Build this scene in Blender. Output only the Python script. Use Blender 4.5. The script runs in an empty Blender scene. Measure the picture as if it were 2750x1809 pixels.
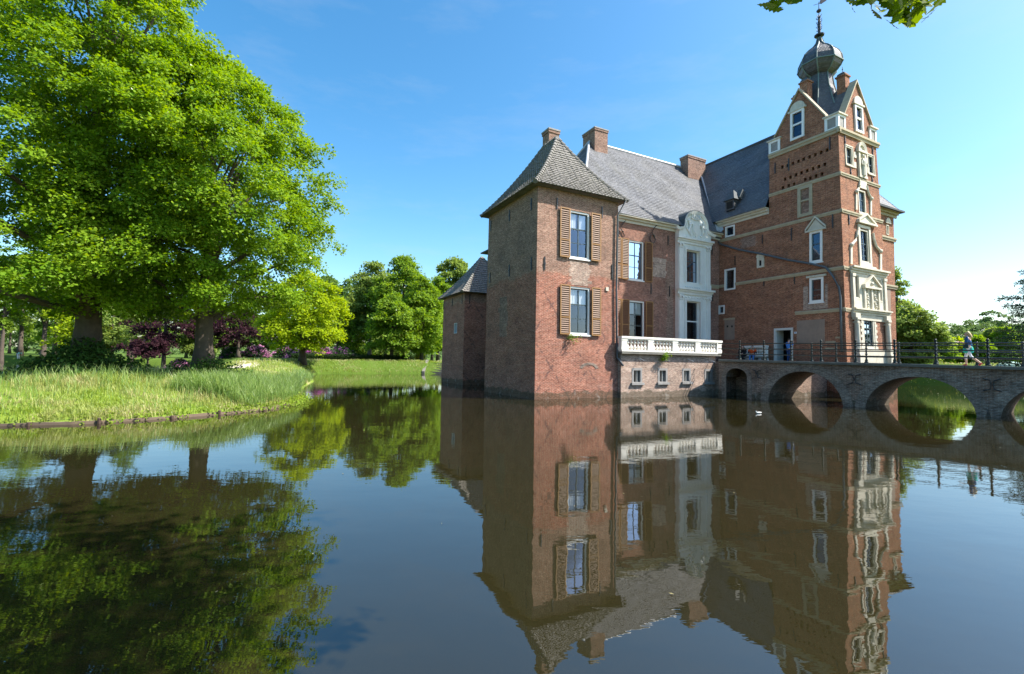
import bpy, bmesh, math, random
import numpy as np
from mathutils import Vector
R = math.radians
random.seed(7)
rng = np.random.default_rng(11)
C = bpy.context.scene.collection

# ------------------------------------------------------------------ helpers
def col(h, g=2.2):
    return tuple((c / 255.0) ** g for c in h) + (1.0,)

class MB:
    """collects vertices and faces of one part"""
    def __init__(s): s.v = []; s.f = []
    def quad(s, a, b, c, d):
        i = len(s.v); s.v += [tuple(a), tuple(b), tuple(c), tuple(d)]; s.f.append((i, i + 1, i + 2, i + 3))
    def poly(s, pts):
        i = len(s.v); s.v += [tuple(p) for p in pts]; s.f.append(tuple(range(i, i + len(pts))))
    def loft(s, rings, closed=True, cap=True):
        n = len(rings[0]); i = len(s.v)
        for r in rings: s.v += [tuple(p) for p in r]
        m = n if closed else n - 1
        for k in range(len(rings) - 1):
            for j in range(m):
                s.f.append((i + k * n + j, i + k * n + (j + 1) % n, i + (k + 1) * n + (j + 1) % n, i + (k + 1) * n + j))
        if cap and closed:
            s.f.append(tuple(range(i + n - 1, i - 1, -1)))
            e = i + (len(rings) - 1) * n
            s.f.append(tuple(range(e, e + n)))
    def box(s, x0, x1, y0, y1, z0, z1):
        s.loft([[(x0, y0, z0), (x1, y0, z0), (x1, y1, z0), (x0, y1, z0)], [(x0, y0, z1), (x1, y0, z1), (x1, y1, z1), (x0, y1, z1)]])
    def tube(s, pts, r, n=8):
        P = [Vector(p) for p in pts]; rs = r if isinstance(r, (list, tuple)) else [r] * len(P)
        rings = []
        for k, p in enumerate(P):
            d = (P[min(k + 1, len(P) - 1)] - P[max(k - 1, 0)]).normalized()
            a = Vector((0, 0, 1)) if abs(d.z) < .9 else Vector((1, 0, 0))
            x = d.cross(a).normalized(); y = d.cross(x)
            rings.append([p + (x * math.cos(t) + y * math.sin(t)) * rs[k] for t in [2 * math.pi * j / n for j in range(n)]])
        s.loft(rings)
    def lathe(s, c, prof, n=16, rot=0.0):
        """prof: list of (radius, z)"""
        s.loft([[(c[0] + r * math.cos(rot + 2 * math.pi * j / n), c[1] + r * math.sin(rot + 2 * math.pi * j / n), c[2] + z) for j in range(n)] for r, z in prof])
    def ball(s, c, r, n=10, m=6, sc=(1, 1, 1)):
        s.loft([[(c[0] + sc[0] * r * math.sin(math.pi * k / m) * math.cos(2 * math.pi * j / n), c[1] + sc[1] * r * math.sin(math.pi * k / m) * math.sin(2 * math.pi * j / n), c[2] - sc[2] * r * math.cos(math.pi * k / m)) for j in range(n)] for k in range(m + 1)][0:] if False else
               [[(c[0] + sc[0] * r * max(.02, math.sin(math.pi * k / m)) * math.cos(2 * math.pi * j / n), c[1] + sc[1] * r * max(.02, math.sin(math.pi * k / m)) * math.sin(2 * math.pi * j / n), c[2] - sc[2] * r * math.cos(math.pi * k / m)) for j in range(n)] for k in range(m + 1)])
    def build(s, name, m, parent=None, smooth=False, uv=True):
        return link_mesh(name, np.array(s.v, np.float32).reshape(-1, 3), s.f, m, parent, smooth, uv)

def link_mesh(name, v, f, m, parent=None, smooth=False, uv=True):
    me = bpy.data.meshes.new(name)
    me.from_pydata([tuple(map(float, p)) for p in v], [], f)
    bm = bmesh.new(); bm.from_mesh(me)
    bmesh.ops.recalc_face_normals(bm, faces=bm.faces)
    bm.to_mesh(me); bm.free()
    if uv: box_uv(me)
    if smooth: me.polygons.foreach_set('use_smooth', [True] * len(me.polygons))
    if m: me.materials.append(m)
    o = bpy.data.objects.new(name, me); C.objects.link(o)
    if parent: o.parent = parent
    return o

def box_uv(me):
    """uv in metres: along the horizontal of each face, and up its slope"""
    L = me.uv_layers.new(name='UVMap')
    n = len(me.loops)
    if not n: return
    vi = np.empty(n, np.int32); me.loops.foreach_get('vertex_index', vi)
    co = np.empty(len(me.vertices) * 3, np.float32); me.vertices.foreach_get('co', co); co = co.reshape(-1, 3)[vi]
    tot = np.empty(len(me.polygons), np.int32); me.polygons.foreach_get('loop_total', tot)
    no = np.empty(len(me.polygons) * 3, np.float32); me.polygons.foreach_get('normal', no); no = np.repeat(no.reshape(-1, 3), tot, 0)
    h = np.hypot(no[:, 0], no[:, 1]); flat = h < .25
    hs = np.where(flat, 1, h)
    tx, ty = -no[:, 1] / hs, no[:, 0] / hs
    sg = np.where((np.abs(tx) > np.abs(ty)), np.sign(tx + 1e-9), np.sign(ty + 1e-9))
    u = np.where(flat, co[:, 0], (co[:, 0] * tx + co[:, 1] * ty) * sg)
    w = np.where(flat, co[:, 1], co[:, 2] / hs)
    L.data.foreach_set('uv', np.stack([u, w], 1).astype(np.float32).ravel())

def np_mesh(name, v, nper, m, parent=None, smooth=False):
    """many separate n-gons given as one vertex array"""
    v = np.ascontiguousarray(v, np.float32).reshape(-1, 3); n = len(v); k = n // nper
    me = bpy.data.meshes.new(name)
    me.vertices.add(n); me.vertices.foreach_set('co', v.ravel())
    me.loops.add(n); me.loops.foreach_set('vertex_index', np.arange(n, dtype=np.int32))
    me.polygons.add(k); me.polygons.foreach_set('loop_start', np.arange(0, n, nper, dtype=np.int32))
    me.update(calc_edges=True); me.validate()
    if m: me.materials.append(m)
    o = bpy.data.objects.new(name, me); C.objects.link(o)
    if parent: o.parent = parent
    return o

def tag(o, label=None, cat=None, group=None, kind=None):
    if label: o['label'] = label
    if cat: o['category'] = cat
    if group: o['group'] = group
    if kind: o['kind'] = kind
    return o
def empty(name, loc, rz=0.0):
    o = bpy.data.objects.new(name, None); C.objects.link(o)
    o.location = loc; o.rotation_euler = (0, 0, rz); o.empty_display_size = .3
    return o
def copy_tree(o, parent=None):
    c = o.copy(); C.objects.link(c)
    if parent: c.parent = parent
    for ch in [x for x in o.children]: copy_tree(ch, c)
    return c

# ------------------------------------------------------------------ camera and site survey
HC = 2.25; FPX = 1267.0; PIT = .0476; ROL = .0166; TH = .4754
O = np.array([.587 * 2.25, 11.832 * 2.25, 0.0])
c_, s_ = math.cos(ROL), math.sin(ROL); cp, sp = math.cos(PIT), math.sin(PIT)
R0 = np.array([1, 0, 0.]); U0 = np.array([0, -sp, cp]); FW = np.array([0, cp, sp])
CR = c_ * R0 + s_ * U0; CU = c_ * U0 - s_ * R0
EU = np.array([math.cos(TH), math.sin(TH), 0]); EV = np.array([-math.sin(TH), math.cos(TH), 0])
EYE = np.array([0, 0, HC])
def ray(x, y): return (x - 1375) * CR - (y - 904.5) * CU + FPX * FW
def to_local(p):
    d = p - O; return np.array([d @ EU, d @ EV, d[2]])
def at(x, y, D):
    """world point at forward distance D along a survey sight line"""
    d = ray(x, y); return EYE + d * (D / d[1])
def at_z(x, y, z):
    d = ray(x, y); return EYE + d * ((z - HC) / d[2])

cam = bpy.data.cameras.new('camera'); camo = bpy.data.objects.new('camera', cam); C.objects.link(camo)
from mathutils import Matrix
M4 = Matrix.Identity(4)
for i in range(3):
    M4[i][0] = CR[i]; M4[i][1] = CU[i]; M4[i][2] = -FW[i]; M4[i][3] = EYE[i]
camo.matrix_world = M4
cam.sensor_width = 36; cam.lens = 36 * FPX / 2750; cam.clip_end = 3000; cam.clip_start = .05
bpy.context.scene.camera = camo

class Face:
    """a (battered) wall plane: a runs along it, z up, d outward"""
    def __init__(s, o, t, n, b=0.0, world=False):
        s.o = np.array([o[0], o[1], 0.]); s.t = np.array([t[0], t[1], 0.]); s.n = np.array([n[0], n[1], 0.]); s.b = b; s.world = world
    def pt(s, a, z, d=0.0):
        return s.o + s.t * a + s.n * (d - s.b * z) + np.array([0, 0, z])
    def at(s, x, y, d=0.0):
        r = ray(x, y); e = EYE
        if not s.world:
            r = np.array([r @ EU, r @ EV, r[2]]); e = to_local(EYE)
        N = s.n + np.array([0, 0, s.b]); k = (d - (e - s.o) @ N) / (r @ N)
        p = e + r * k; return float((p - s.o) @ s.t), float(p[2])

# ------------------------------------------------------------------ materials
def mat(name):
    m = bpy.data.materials.new(name); m.use_nodes = True
    nt = m.node_tree; b = nt.nodes['Principled BSDF']
    return m, nt, b
class N:
    """small node-graph builder"""
    def __init__(s, nt): s.nt = nt
    def n(s, t, **k):
        x = s.nt.nodes.new(t)
        for a, v in k.items():
            if a.startswith('i_'):
                x.inputs[a[2:].replace('_', ' ')].default_value = v
            else: setattr(x, a, v)
        return x
    def l(s, a, b): s.nt.links.new(a, b)
    def set(s, inp, v):
        if hasattr(v, 'is_output') or isinstance(v, bpy.types.NodeSocket): s.l(v, inp)
        else: inp.default_value = v
    def noise(s, vec, scale, detail=4, rough=.6, out='Fac'):
        x = s.n('ShaderNodeTexNoise'); s.l(vec, x.inputs['Vector']); x.inputs['Scale'].default_value = scale; x.inputs['Detail'].default_value = detail; x.inputs['Roughness'].default_value = rough
        return x.outputs[out]
    def ramp(s, fac, p0, p1, c0=(0, 0, 0, 1), c1=(1, 1, 1, 1)):
        x = s.n('ShaderNodeValToRGB'); e = x.color_ramp.elements
        e[0].position = p0; e[1].position = p1; e[0].color = c0; e[1].color = c1
        s.l(fac, x.inputs[0]); return x.outputs[0]
    def mix(s, fac, a, b, mode='MIX'):
        x = s.n('ShaderNodeMix', data_type='RGBA', blend_type=mode)
        s.set(x.inputs[0], fac); s.set(x.inputs[6], a); s.set(x.inputs[7], b); return x.outputs[2]
    def math(s, op, a, b=0.0, c=None):
        x = s.n('ShaderNodeMath', operation=op); s.set(x.inputs[0], a); s.set(x.inputs[1], b)
        if c is not None: s.set(x.inputs[2], c)
        return x.outputs[0]
    def mapv(s, vec, sc):
        x = s.n('ShaderNodeMapping'); s.l(vec, x.inputs[0]); x.inputs['Scale'].default_value = sc; return x.outputs[0]
    def uv(s): return s.n('ShaderNodeTexCoord').outputs['UV']
    def obj(s): return s.n('ShaderNodeTexCoord').outputs['Object']
    def bump(s, h, st, dist=.02):
        x = s.n('ShaderNodeBump'); x.inputs['Strength'].default_value = st; x.inputs['Distance'].default_value = dist
        s.l(h, x.inputs['Height']); return x.outputs[0]

def brick_mat(name, c1, c2, mortar, upper=None, split=0, diaper=False, stain=.5, wet=True, mort=.011, patch=None):
    m, nt, b = mat(name); g = N(nt); uv = g.uv(); ob = g.obj()
    br = g.n('ShaderNodeTexBrick'); g.l(uv, br.inputs['Vector'])
    br.inputs['Scale'].default_value = 1; br.inputs['Brick Width'].default_value = .235; br.inputs['Row Height'].default_value = .07
    br.inputs['Mortar Size'].default_value = mort; br.inputs['Bias'].default_value = -.1; br.inputs['Mortar Smooth'].default_value = .3
    k1, k2 = c1, c2
    nz = g.noise(uv, .55, 5, .65)
    if upper:
        sep = g.n('ShaderNodeSeparateXYZ'); g.l(ob, sep.inputs[0])
        zz = g.math('ADD', sep.outputs[2], g.math('MULTIPLY', g.math('SUBTRACT', nz, .5), 1.6))
        fac = g.ramp(g.math('SUBTRACT', zz, split - .5), .42, .58)
        k1 = g.mix(fac, c1, upper[0]); k2 = g.mix(fac, c2, upper[1])
    g.set(br.inputs['Color1'], k1); g.set(br.inputs['Color2'], k2); g.set(br.inputs['Mortar'], mortar)
    c = br.outputs[0]
    # burnt and pale single bricks, weathered zones, streaks
    sp_ = g.noise(g.mapv(uv, (8.5, 24, 1)), 1, 2, .6)
    c = g.mix(g.math('MULTIPLY', g.ramp(sp_, .60, .70), .7), c, (.045, .032, .032, 1))
    sp2 = g.noise(g.mapv(uv, (7.1, 22.0, 1)), 1.07, 2, .6)
    c = g.mix(g.math('MULTIPLY', g.ramp(sp2, .62, .72), .55), c, mortar)
    big = g.noise(uv, .35, 6, .7)
    c = g.mix(g.math('MULTIPLY', g.ramp(big, .45, .72), stain), c, (.10, .085, .075, 1))
    st = g.noise(g.mapv(uv, (1.6, .12, 1)), 1, 4, .6)
    c = g.mix(g.math('MULTIPLY', g.ramp(st, .56, .75), stain), c, (.07, .06, .052, 1))
    med = g.noise(uv, 2.3, 4, .7)
    c = g.mix(g.math('MULTIPLY', g.ramp(med, .58, .78), .3), c, (.30, .25, .21, 1))
    v1 = g.n('ShaderNodeMapRange'); g.l(g.noise(g.mapv(uv, (4.6, 12.0, 1)), 1, 4, .75), v1.inputs[0]); v1.inputs[1].default_value = .3; v1.inputs[2].default_value = .7; v1.inputs[3].default_value = .38; v1.inputs[4].default_value = 1.5; v1.clamp = True
    v2 = g.n('ShaderNodeMapRange'); g.l(g.noise(g.mapv(uv, (.7, 1.6, 1)), 1, 5, .7), v2.inputs[0]); v2.inputs[1].default_value = .3; v2.inputs[2].default_value = .7; v2.inputs[3].default_value = .68; v2.inputs[4].default_value = 1.25; v2.clamp = True
    vv = g.n('ShaderNodeCombineColor'); k_ = g.math('MULTIPLY', v1.outputs[0], v2.outputs[0])
    for i_ in range(3): g.l(k_, vv.inputs[i_])
    c = g.mix(1.0, c, vv.outputs[0], 'MULTIPLY')
    if diaper:
        s2 = g.n('ShaderNodeSeparateXYZ'); g.l(uv, s2.inputs[0])
        P = 2.6
        def lat(sg):
            q = g.math('ADD', s2.outputs[0], g.math('MULTIPLY', s2.outputs[1], .72 * sg))
            q = g.math('MODULO', g.math('ADD', q, 52.3), P)
            return g.math('LESS_THAN', q, .14)
        lt = g.math('MAXIMUM', lat(1), lat(-1))
        zone = g.math('MULTIPLY', g.math('LESS_THAN', s2.outputs[1], 7.0), g.math('GREATER_THAN', g.noise(uv, 1.6, 3, .6), .50))
        gx = g.n('ShaderNodeNewGeometry'); sn = g.n('ShaderNodeVectorTransform', vector_type='NORMAL', convert_from='WORLD', convert_to='OBJECT'); g.l(gx.outputs['True Normal'], sn.inputs[0]); sn2 = g.n('ShaderNodeSeparateXYZ'); g.l(sn.outputs[0], sn2.inputs[0]); zone = g.math('MULTIPLY', zone, g.math('GREATER_THAN', g.math('ABSOLUTE', sn2.outputs[1]), .7))
        c = g.mix(g.math('MULTIPLY', g.math('MULTIPLY', lt, zone), .5), c, (.05, .045, .05, 1))
    if wet:
        sz = g.n('ShaderNodeSeparateXYZ'); g.l(ob, sz.inputs[0])
        q = g.math('ADD', sz.outputs[2], g.math('MULTIPLY', g.noise(uv, 1.5, 4, .6), -.8))
        w = g.ramp(q, -.40, -.02, (1, 1, 1, 1), (0, 0, 0, 1))
        c = g.mix(g.math('MULTIPLY', w, .6), c, (.05, .05, .028, 1))
        ef = g.math('MULTIPLY', g.ramp(sz.outputs[2], .0, 1.0, (1, 1, 1, 1), (0, 0, 0, 1)), g.ramp(g.noise(uv, 1.9, 6, .7), .55, .66))
        c = g.mix(g.math('MULTIPLY', ef, .5), c, (.42, .40, .36, 1))
    g.l(c, b.inputs['Base Color']); b.inputs['Roughness'].default_value = .9
    b.inputs['Specular IOR Level'].default_value = .2
    hh = g.math('ADD', g.math('MULTIPLY', br.outputs['Fac'], -1.0), g.math('MULTIPLY', med, .6))
    g.l(g.bump(hh, .5, .012), b.inputs['Normal'])
    return m

def stone_mat(name, c, c2, rough=.7, scale=1.5, stain=.4, streak=True):
    m, nt, b = mat(name); g = N(nt); ob = g.obj()
    k = g.mix(g.ramp(g.noise(ob, scale, 6, .7), .35, .7), c, c2)
    if streak:
        st = g.noise(g.mapv(ob, (2.2, 2.2, .25)), 1.3, 5, .65)
        k = g.mix(g.math('MULTIPLY', g.ramp(st, .55, .78), stain), k, (.12, .11, .09, 1))
    g.l(k, b.inputs['Base Color']); b.inputs['Roughness'].default_value = rough
    g.l(g.bump(g.noise(ob, 18, 4, .7), .25, .01), b.inputs['Normal'])
    return m

def plain(name, c, rough=.6, metal=0.0, spec=.5, var=.25, sc=6):
    m, nt, b = mat(name); g = N(nt); ob = g.obj()
    d = tuple(x * (1 - var) for x in c[:3]) + (1,)
    g.l(g.mix(g.noise(ob, sc, 4, .65), c, d), b.inputs['Base Color'])
    b.inputs['Roughness'].default_value = rough; b.inputs['Metallic'].default_value = metal; b.inputs['Specular IOR Level'].default_value = spec
    return m

def slate_mat(name, c1, c2, joint, w=.3, h=.2, rough=.45, spec=.6, joint_w=.012):
    m, nt, b = mat(name); g = N(nt); uv = g.uv()
    br = g.n('ShaderNodeTexBrick'); g.l(uv, br.inputs['Vector']); br.inputs['Scale'].default_value = 1
    br.inputs['Brick Width'].default_value = w; br.inputs['Row Height'].default_value = h; br.inputs['Mortar Size'].default_value = joint_w
    br.inputs['Color1'].default_value = c1; br.inputs['Color2'].default_value = c2; br.inputs['Mortar'].default_value = joint
    c = g.mix(g.math('MULTIPLY', g.ramp(g.noise(uv, .5, 6, .7), .4, .75), .45), br.outputs[0], (.16, .15, .13, 1))
    c = g.mix(g.math('MULTIPLY', g.ramp(g.noise(uv, 2.2, 5, .7), .55, .75), .4), c, (.30, .30, .29, 1))
    c = g.mix(g.math('MULTIPLY', g.ramp(g.noise(g.mapv(uv, (3.6, 5.0, 1)), 1, 2, .5), .60, .66), .6), c, (.05, .05, .055, 1))
    c = g.mix(g.math('MULTIPLY', g.ramp(g.noise(g.mapv(uv, (1.1, .18, 1)), 1, 5, .7), .55, .75), .5), c, (.075, .08, .06, 1))
    g.l(c, b.inputs['Base Color']); b.inputs['Specular IOR Level'].default_value = spec
    rr = g.n('ShaderNodeMapRange'); g.l(g.noise(uv, 3, 3, .6), rr.inputs[0]); rr.inputs[3].default_value = rough - .1; rr.inputs[4].default_value = rough + .2
    g.l(rr.outputs[0], b.inputs['Roughness'])
    g.l(g.bump(g.math('ADD', g.math('MULTIPLY', br.outputs['Fac'], -1.0), g.noise(uv, 7, 3, .6)), .5, .012), b.inputs['Normal'])
    return m

def tile_mat(name, c1, c2, c3):
    m, nt, b = mat(name); g = N(nt); uv = g.uv()
    br = g.n('ShaderNodeTexBrick'); g.l(uv, br.inputs['Vector']); br.inputs['Scale'].default_value = 1; br.offset = 0
    br.inputs['Brick Width'].default_value = .25; br.inputs['Row Height'].default_value = .29; br.inputs['Mortar Size'].default_value = 0.0
    br.inputs['Color1'].default_value = c1; br.inputs['Color2'].default_value = c2
    c = g.mix(g.math('MULTIPLY', g.ramp(g.noise(uv, 1.2, 6, .75), .45, .7), .6), br.outputs[0], c3)
    c = g.mix(g.ramp(g.noise(uv, 9, 4, .7), .55, .75), c, (.05, .05, .045, 1))
    c = g.mix(g.math('MULTIPLY', g.ramp(g.noise(uv, .9, 5, .7), .52, .68), .55), c, (.10, .11, .06, 1))
    c = g.mix(g.math('MULTIPLY', g.ramp(g.noise(uv, 5, 3, .6), .62, .70), .5), c, (.34, .33, .29, 1))
    g.l(c, b.inputs['Base Color']); b.inputs['Roughness'].default_value = .85
    g.l(g.bump(g.noise(uv, 30, 3, .7), .3, .01), b.inputs['Normal'])
    return m

def leaf_mat(name, c1, c2, trans=.45, c3=None, sc=.35, spec=.12):
    m, nt, b = mat(name); g = N(nt)
    geo = g.n('ShaderNodeNewGeometry'); ob = g.obj()
    c = g.mix(geo.outputs['Random Per Island'], c1, c2)
    if c3: c = g.mix(g.math('MULTIPLY', g.ramp(g.noise(ob, sc, 3, .6), .42, .66), .75), c, c3)
    nt.nodes.remove(b)
    d = g.n('ShaderNodeBsdfDiffuse'); g.l(c, d.inputs[0])
    t = g.n('ShaderNodeBsdfTranslucent')
    hs = g.n('ShaderNodeHueSaturation'); g.l(c, hs.inputs['Color']); hs.inputs['Hue'].default_value = .485; hs.inputs['Saturation'].default_value = 1.1; hs.inputs['Value'].default_value = 1.5
    g.l(hs.outputs[0], t.inputs[0])
    mx = g.n('ShaderNodeMixShader'); mx.inputs[0].default_value = trans; g.l(d.outputs[0], mx.inputs[1]); g.l(t.outputs[0], mx.inputs[2])
    gl = g.n('ShaderNodeBsdfGlossy'); gl.inputs['Roughness'].default_value = .45; gl.inputs[0].default_value = (1, 1, 1, 1)
    fr = g.n('ShaderNodeFresnel'); fr.inputs[0].default_value = 1.35
    m2 = g.n('ShaderNodeMixShader'); g.l(g.math('MULTIPLY', fr.outputs[0], spec), m2.inputs[0]); g.l(mx.outputs[0], m2.inputs[1]); g.l(gl.outputs[0], m2.inputs[2])
    g.l(m2.outputs[0], nt.nodes['Material Output'].inputs[0])
    return m

M = {}
RED = (.25, .085, .055, 1); RED2 = (.38, .15, .095, 1); DRED = (.15, .06, .045, 1)
M['brick_tower'] = brick_mat('tower brick', (.285, .067, .035, 1), (.385, .122, .066, 1), (.46, .36, .285, 1), upper=((.245, .107, .07, 1), (.34, .182, .124, 1)), split=7.3, diaper=True, stain=.34)
M['brick_main'] = brick_mat('main block brick', (.27, .083, .048, 1), (.35, .145, .093, 1), (.36, .30, .25, 1), stain=.4, wet=False)
M['brick_wing'] = brick_mat('wing brick', (.245, .064, .029, 1), (.37, .13, .06, 1), (.37, .285, .205, 1), stain=.3, wet=True)
M['brick_terrace'] = brick_mat('terrace brick', (.34, .18, .13, 1), (.46, .29, .21, 1), (.52, .47, .40, 1), stain=.5, mort=.014)
M['brick_bridge'] = brick_mat('bridge brick', (.225, .125, .085, 1), (.33, .21, .15, 1), (.36, .31, .26, 1), stain=.7)
M['brick_arch'] = brick_mat('arch ring brick', (.22, .15, .11, 1), (.32, .235, .18, 1), (.34, .31, .27, 1), stain=.6, wet=False)
M['brick_chimney'] = brick_mat('chimney brick', (.24, .11, .075, 1), (.34, .19, .13, 1), (.36, .30, .25, 1), stain=.4, wet=False)
M['plaster'] = stone_mat('plaster patch', (.30, .22, .17, 1), (.22, .165, .13, 1), .9, 1.4)
M['band'] = stone_mat('sandstone band', (.42, .36, .25, 1), (.32, .27, .18, 1), .85, 2.5)
M['white_stone'] = stone_mat('cream painted stone', (.60, .56, .46, 1), (.48, .44, .35, 1), .65, 2.2, .5)
M['portal'] = stone_mat('white portal stone', (.80, .80, .77, 1), (.72, .72, .68, 1), .5, 1.6, .2)
M['balustrade'] = stone_mat('balustrade stone', (.82, .79, .72, 1), (.70, .66, .58, 1), .6, 3.0, .3)
M['grey_stone'] = stone_mat('grey sill stone', (.30, .29, .28, 1), (.22, .21, .20, 1), .8, 3)
M['coping'] = stone_mat('coping stone', (.20, .19, .16, 1), (.12, .115, .10, 1), .85, 2)
M['paving'] = stone_mat('forecourt paving', (.32, .29, .25, 1), (.26, .24, .2, 1), .9, 2, streak=False)
M['white_paint'] = plain('white window paint', (.80, .80, .78, 1), .4, var=.1)
M['grey_paint'] = plain('pale door paint', (.62, .62, .58, 1), .5, var=.15)
M['sash'] = plain('dark green sash paint', (.055, .085, .095, 1), .35, var=.25)
M['shutter'] = plain('ochre shutter paint', (.15, .060, .017, 1), .6, var=.35, sc=3)
M['shutter_edge'] = plain('pale ochre shutter frame', (.36, .185, .062, 1), .55, var=.35, sc=3)
M['iron'] = plain('black iron', (.02, .021, .023, 1), .4, spec=.6)
M['rail'] = plain('dark green railing paint', (.008, .018, .016, 1), .35, spec=.4)
M['pipe'] = plain('zinc pipe', (.10, .11, .12, 1), .5, var=.3)
M['lead'] = plain('lead sheet', (.52, .53, .55, 1), .45, var=.25, sc=2)
M['lead_dark'] = plain('weathered lead', (.09, .105, .115, 1), .75, spec=.25, var=.3, sc=2)
M['copper'] = plain('verdigris lead strip', (.15, .215, .20, 1), .5, var=.35, sc=3)
M['slate'] = slate_mat('pale slate', (.105, .11, .125, 1), (.175, .18, .20, 1), (.045, .05, .055, 1), .26, .21, .68, .22)
M['slate_dark'] = slate_mat('dark slate', (.075, .08, .092, 1), (.13, .135, .15, 1), (.03, .03, .034, 1), .28, .22, .5, .5)
M['slate_dome'] = slate_mat('dome slate', (.032, .037, .047, 1), (.068, .076, .092, 1), (.018, .019, .022, 1), .2, .16, .45, .5)
M['pantile'] = tile_mat('weathered pantile', (.125, .115, .105, 1), (.22, .205, .19, 1), (.20, .195, .18, 1))
M['curtain'] = plain('white curtain', (.80, .80, .80, 1), .9, var=.12, sc=9)
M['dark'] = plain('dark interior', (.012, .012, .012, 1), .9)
M['timber'] = plain('weathered timber', (.20, .145, .10, 1), .9, var=.5, sc=5)
M['post_wood'] = plain('wet timber post', (.09, .055, .04, 1), .9, var=.5, sc=5)
def glass_mat():
    m, nt, b = mat('window glass'); g = N(nt); nt.nodes.remove(b)
    t = g.n('ShaderNodeBsdfTransparent'); t.inputs[0].default_value = (.88, .92, .94, 1)
    gl = g.n('ShaderNodeBsdfGlossy'); gl.inputs['Roughness'].default_value = .015; gl.inputs[0].default_value = (.50, .62, .80, 1)
    f = g.n('ShaderNodeFresnel'); f.inputs[0].default_value = 1.5
    ob = g.obj()
    nb = g.bump(g.noise(ob, 1.6, 2, .5), .06, .05); g.l(nb, gl.inputs['Normal'])
    mx = g.n('ShaderNodeMixShader'); g.l(g.math('ADD', g.math('MULTIPLY', f.outputs[0], 1.15), .055), mx.inputs[0])
    g.l(t.outputs[0], mx.inputs[1]); g.l(gl.outputs[0], mx.inputs[2])
    g.l(mx.outputs[0], nt.nodes['Material Output'].inputs[0]); return m
M['glass'] = glass_mat()

# ------------------------------------------------------------------ castle
castle = empty('castle', tuple(O), TH)
tag(castle, 'red brick moated castle with pantiled corner tower and tall onion-domed gate tower', 'castle')
V3 = np.array
T1H = 12.45; T1U = 6.01; T1V = 6.95; VM = 5.05; UW = 21.14; BW = .0233
F1N = Face((0, 0), (1, 0), (0, -1), .0057)
F1L = Face((0, 0), (0, 1), (-1, 0), .0057)
FMN = Face((0, VM), (1, 0), (0, -1))
FWL = Face((UW, 0), (0, 1), (-1, 0), -.0)
FWL.b = BW
F2N = Face((0, -5.25), (1, 0), (0, -1), .031)
FTN = Face((0, -.28), (1, 0), (0, -1))
FWN = Face((0, -3.75), (1, 0), (0, -1))

def rect(face, xl, yt, yb, xr):
    a0 = face.at(xl, (yt + yb) / 2)[0]; a1 = face.at(xr, (yt + yb) / 2)[0]
    z1 = face.at(xl, yt)[1]; z0 = face.at(xl, yb)[1]
    return (min(a0, a1), max(a0, a1), z0, z1)
def wall(mb, face, a0, a1, z0, z1, openings=(), e0=0.0, e1=0.0, reveal=.25, zmax=None):
    """wall plane cut by rectangular openings, with reveals; e0/e1 let the ends lean with the batter"""
    xs = sorted({a0, a1} | {q for o in openings for q in o[:2] if a0 < q < a1})
    zs = sorted({z0, z1} | {q for o in openings for q in o[2:4] if z0 < q < z1})
    def P(a, z, d=0):
        aa = a + (e0 * z if a == a0 else 0) - (e1 * z if a == a1 else 0)
        return face.pt(aa, z, d)
    for i in range(len(xs) - 1):
        for j in range(len(zs) - 1):
            xc, zc = (xs[i] + xs[i + 1]) / 2, (zs[j] + zs[j + 1]) / 2
            if any(o[0] < xc < o[1] and o[2] < zc < o[3] for o in openings): continue
            mb.quad(P(xs[i], zs[j]), P(xs[i + 1], zs[j]), P(xs[i + 1], zs[j + 1]), P(xs[i], zs[j + 1]))
    for o in openings:
        r = o[4] if len(o) > 4 else reveal
        q = [(o[0], o[2]), (o[1], o[2]), (o[1], o[3]), (o[0], o[3])]
        for k in range(4):
            p, w = q[k], q[(k + 1) % 4]
            mb.quad(face.pt(*p, 0), face.pt(*w, 0), face.pt(*w, -r), face.pt(*p, -r))
def fbox(mb, face, a0, a1, z0, z1, d0, d1):
    mb.loft([[face.pt(a0, z0, d0), face.pt(a1, z0, d0), face.pt(a1, z1, d0), face.pt(a0, z1, d0)], [face.pt(a0, z0, d1), face.pt(a1, z0, d1), face.pt(a1, z1, d1), face.pt(a0, z1, d1)]])
def fprism(mb, face, poly, d0, d1):
    mb.loft([[face.pt(a, z, d0) for a, z in poly], [face.pt(a, z, d1) for a, z in poly]])
def frame_mb(face, a0, a1, z0, z1, w, d0, d1, wt=None, wb=None):
    m = MB(); wt = w if wt is None else wt; wb = w if wb is None else wb
    fbox(m, face, a0, a0 + w, z0, z1, d0, d1); fbox(m, face, a1 - w, a1, z0, z1, d0, d1)
    if wt: fbox(m, face, a0 + w, a1 - w, z1 - wt, z1, d0, d1)
    if wb: fbox(m, face, a0 + w, a1 - w, z0, z0 + wb, d0, d1)
    return m

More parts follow.
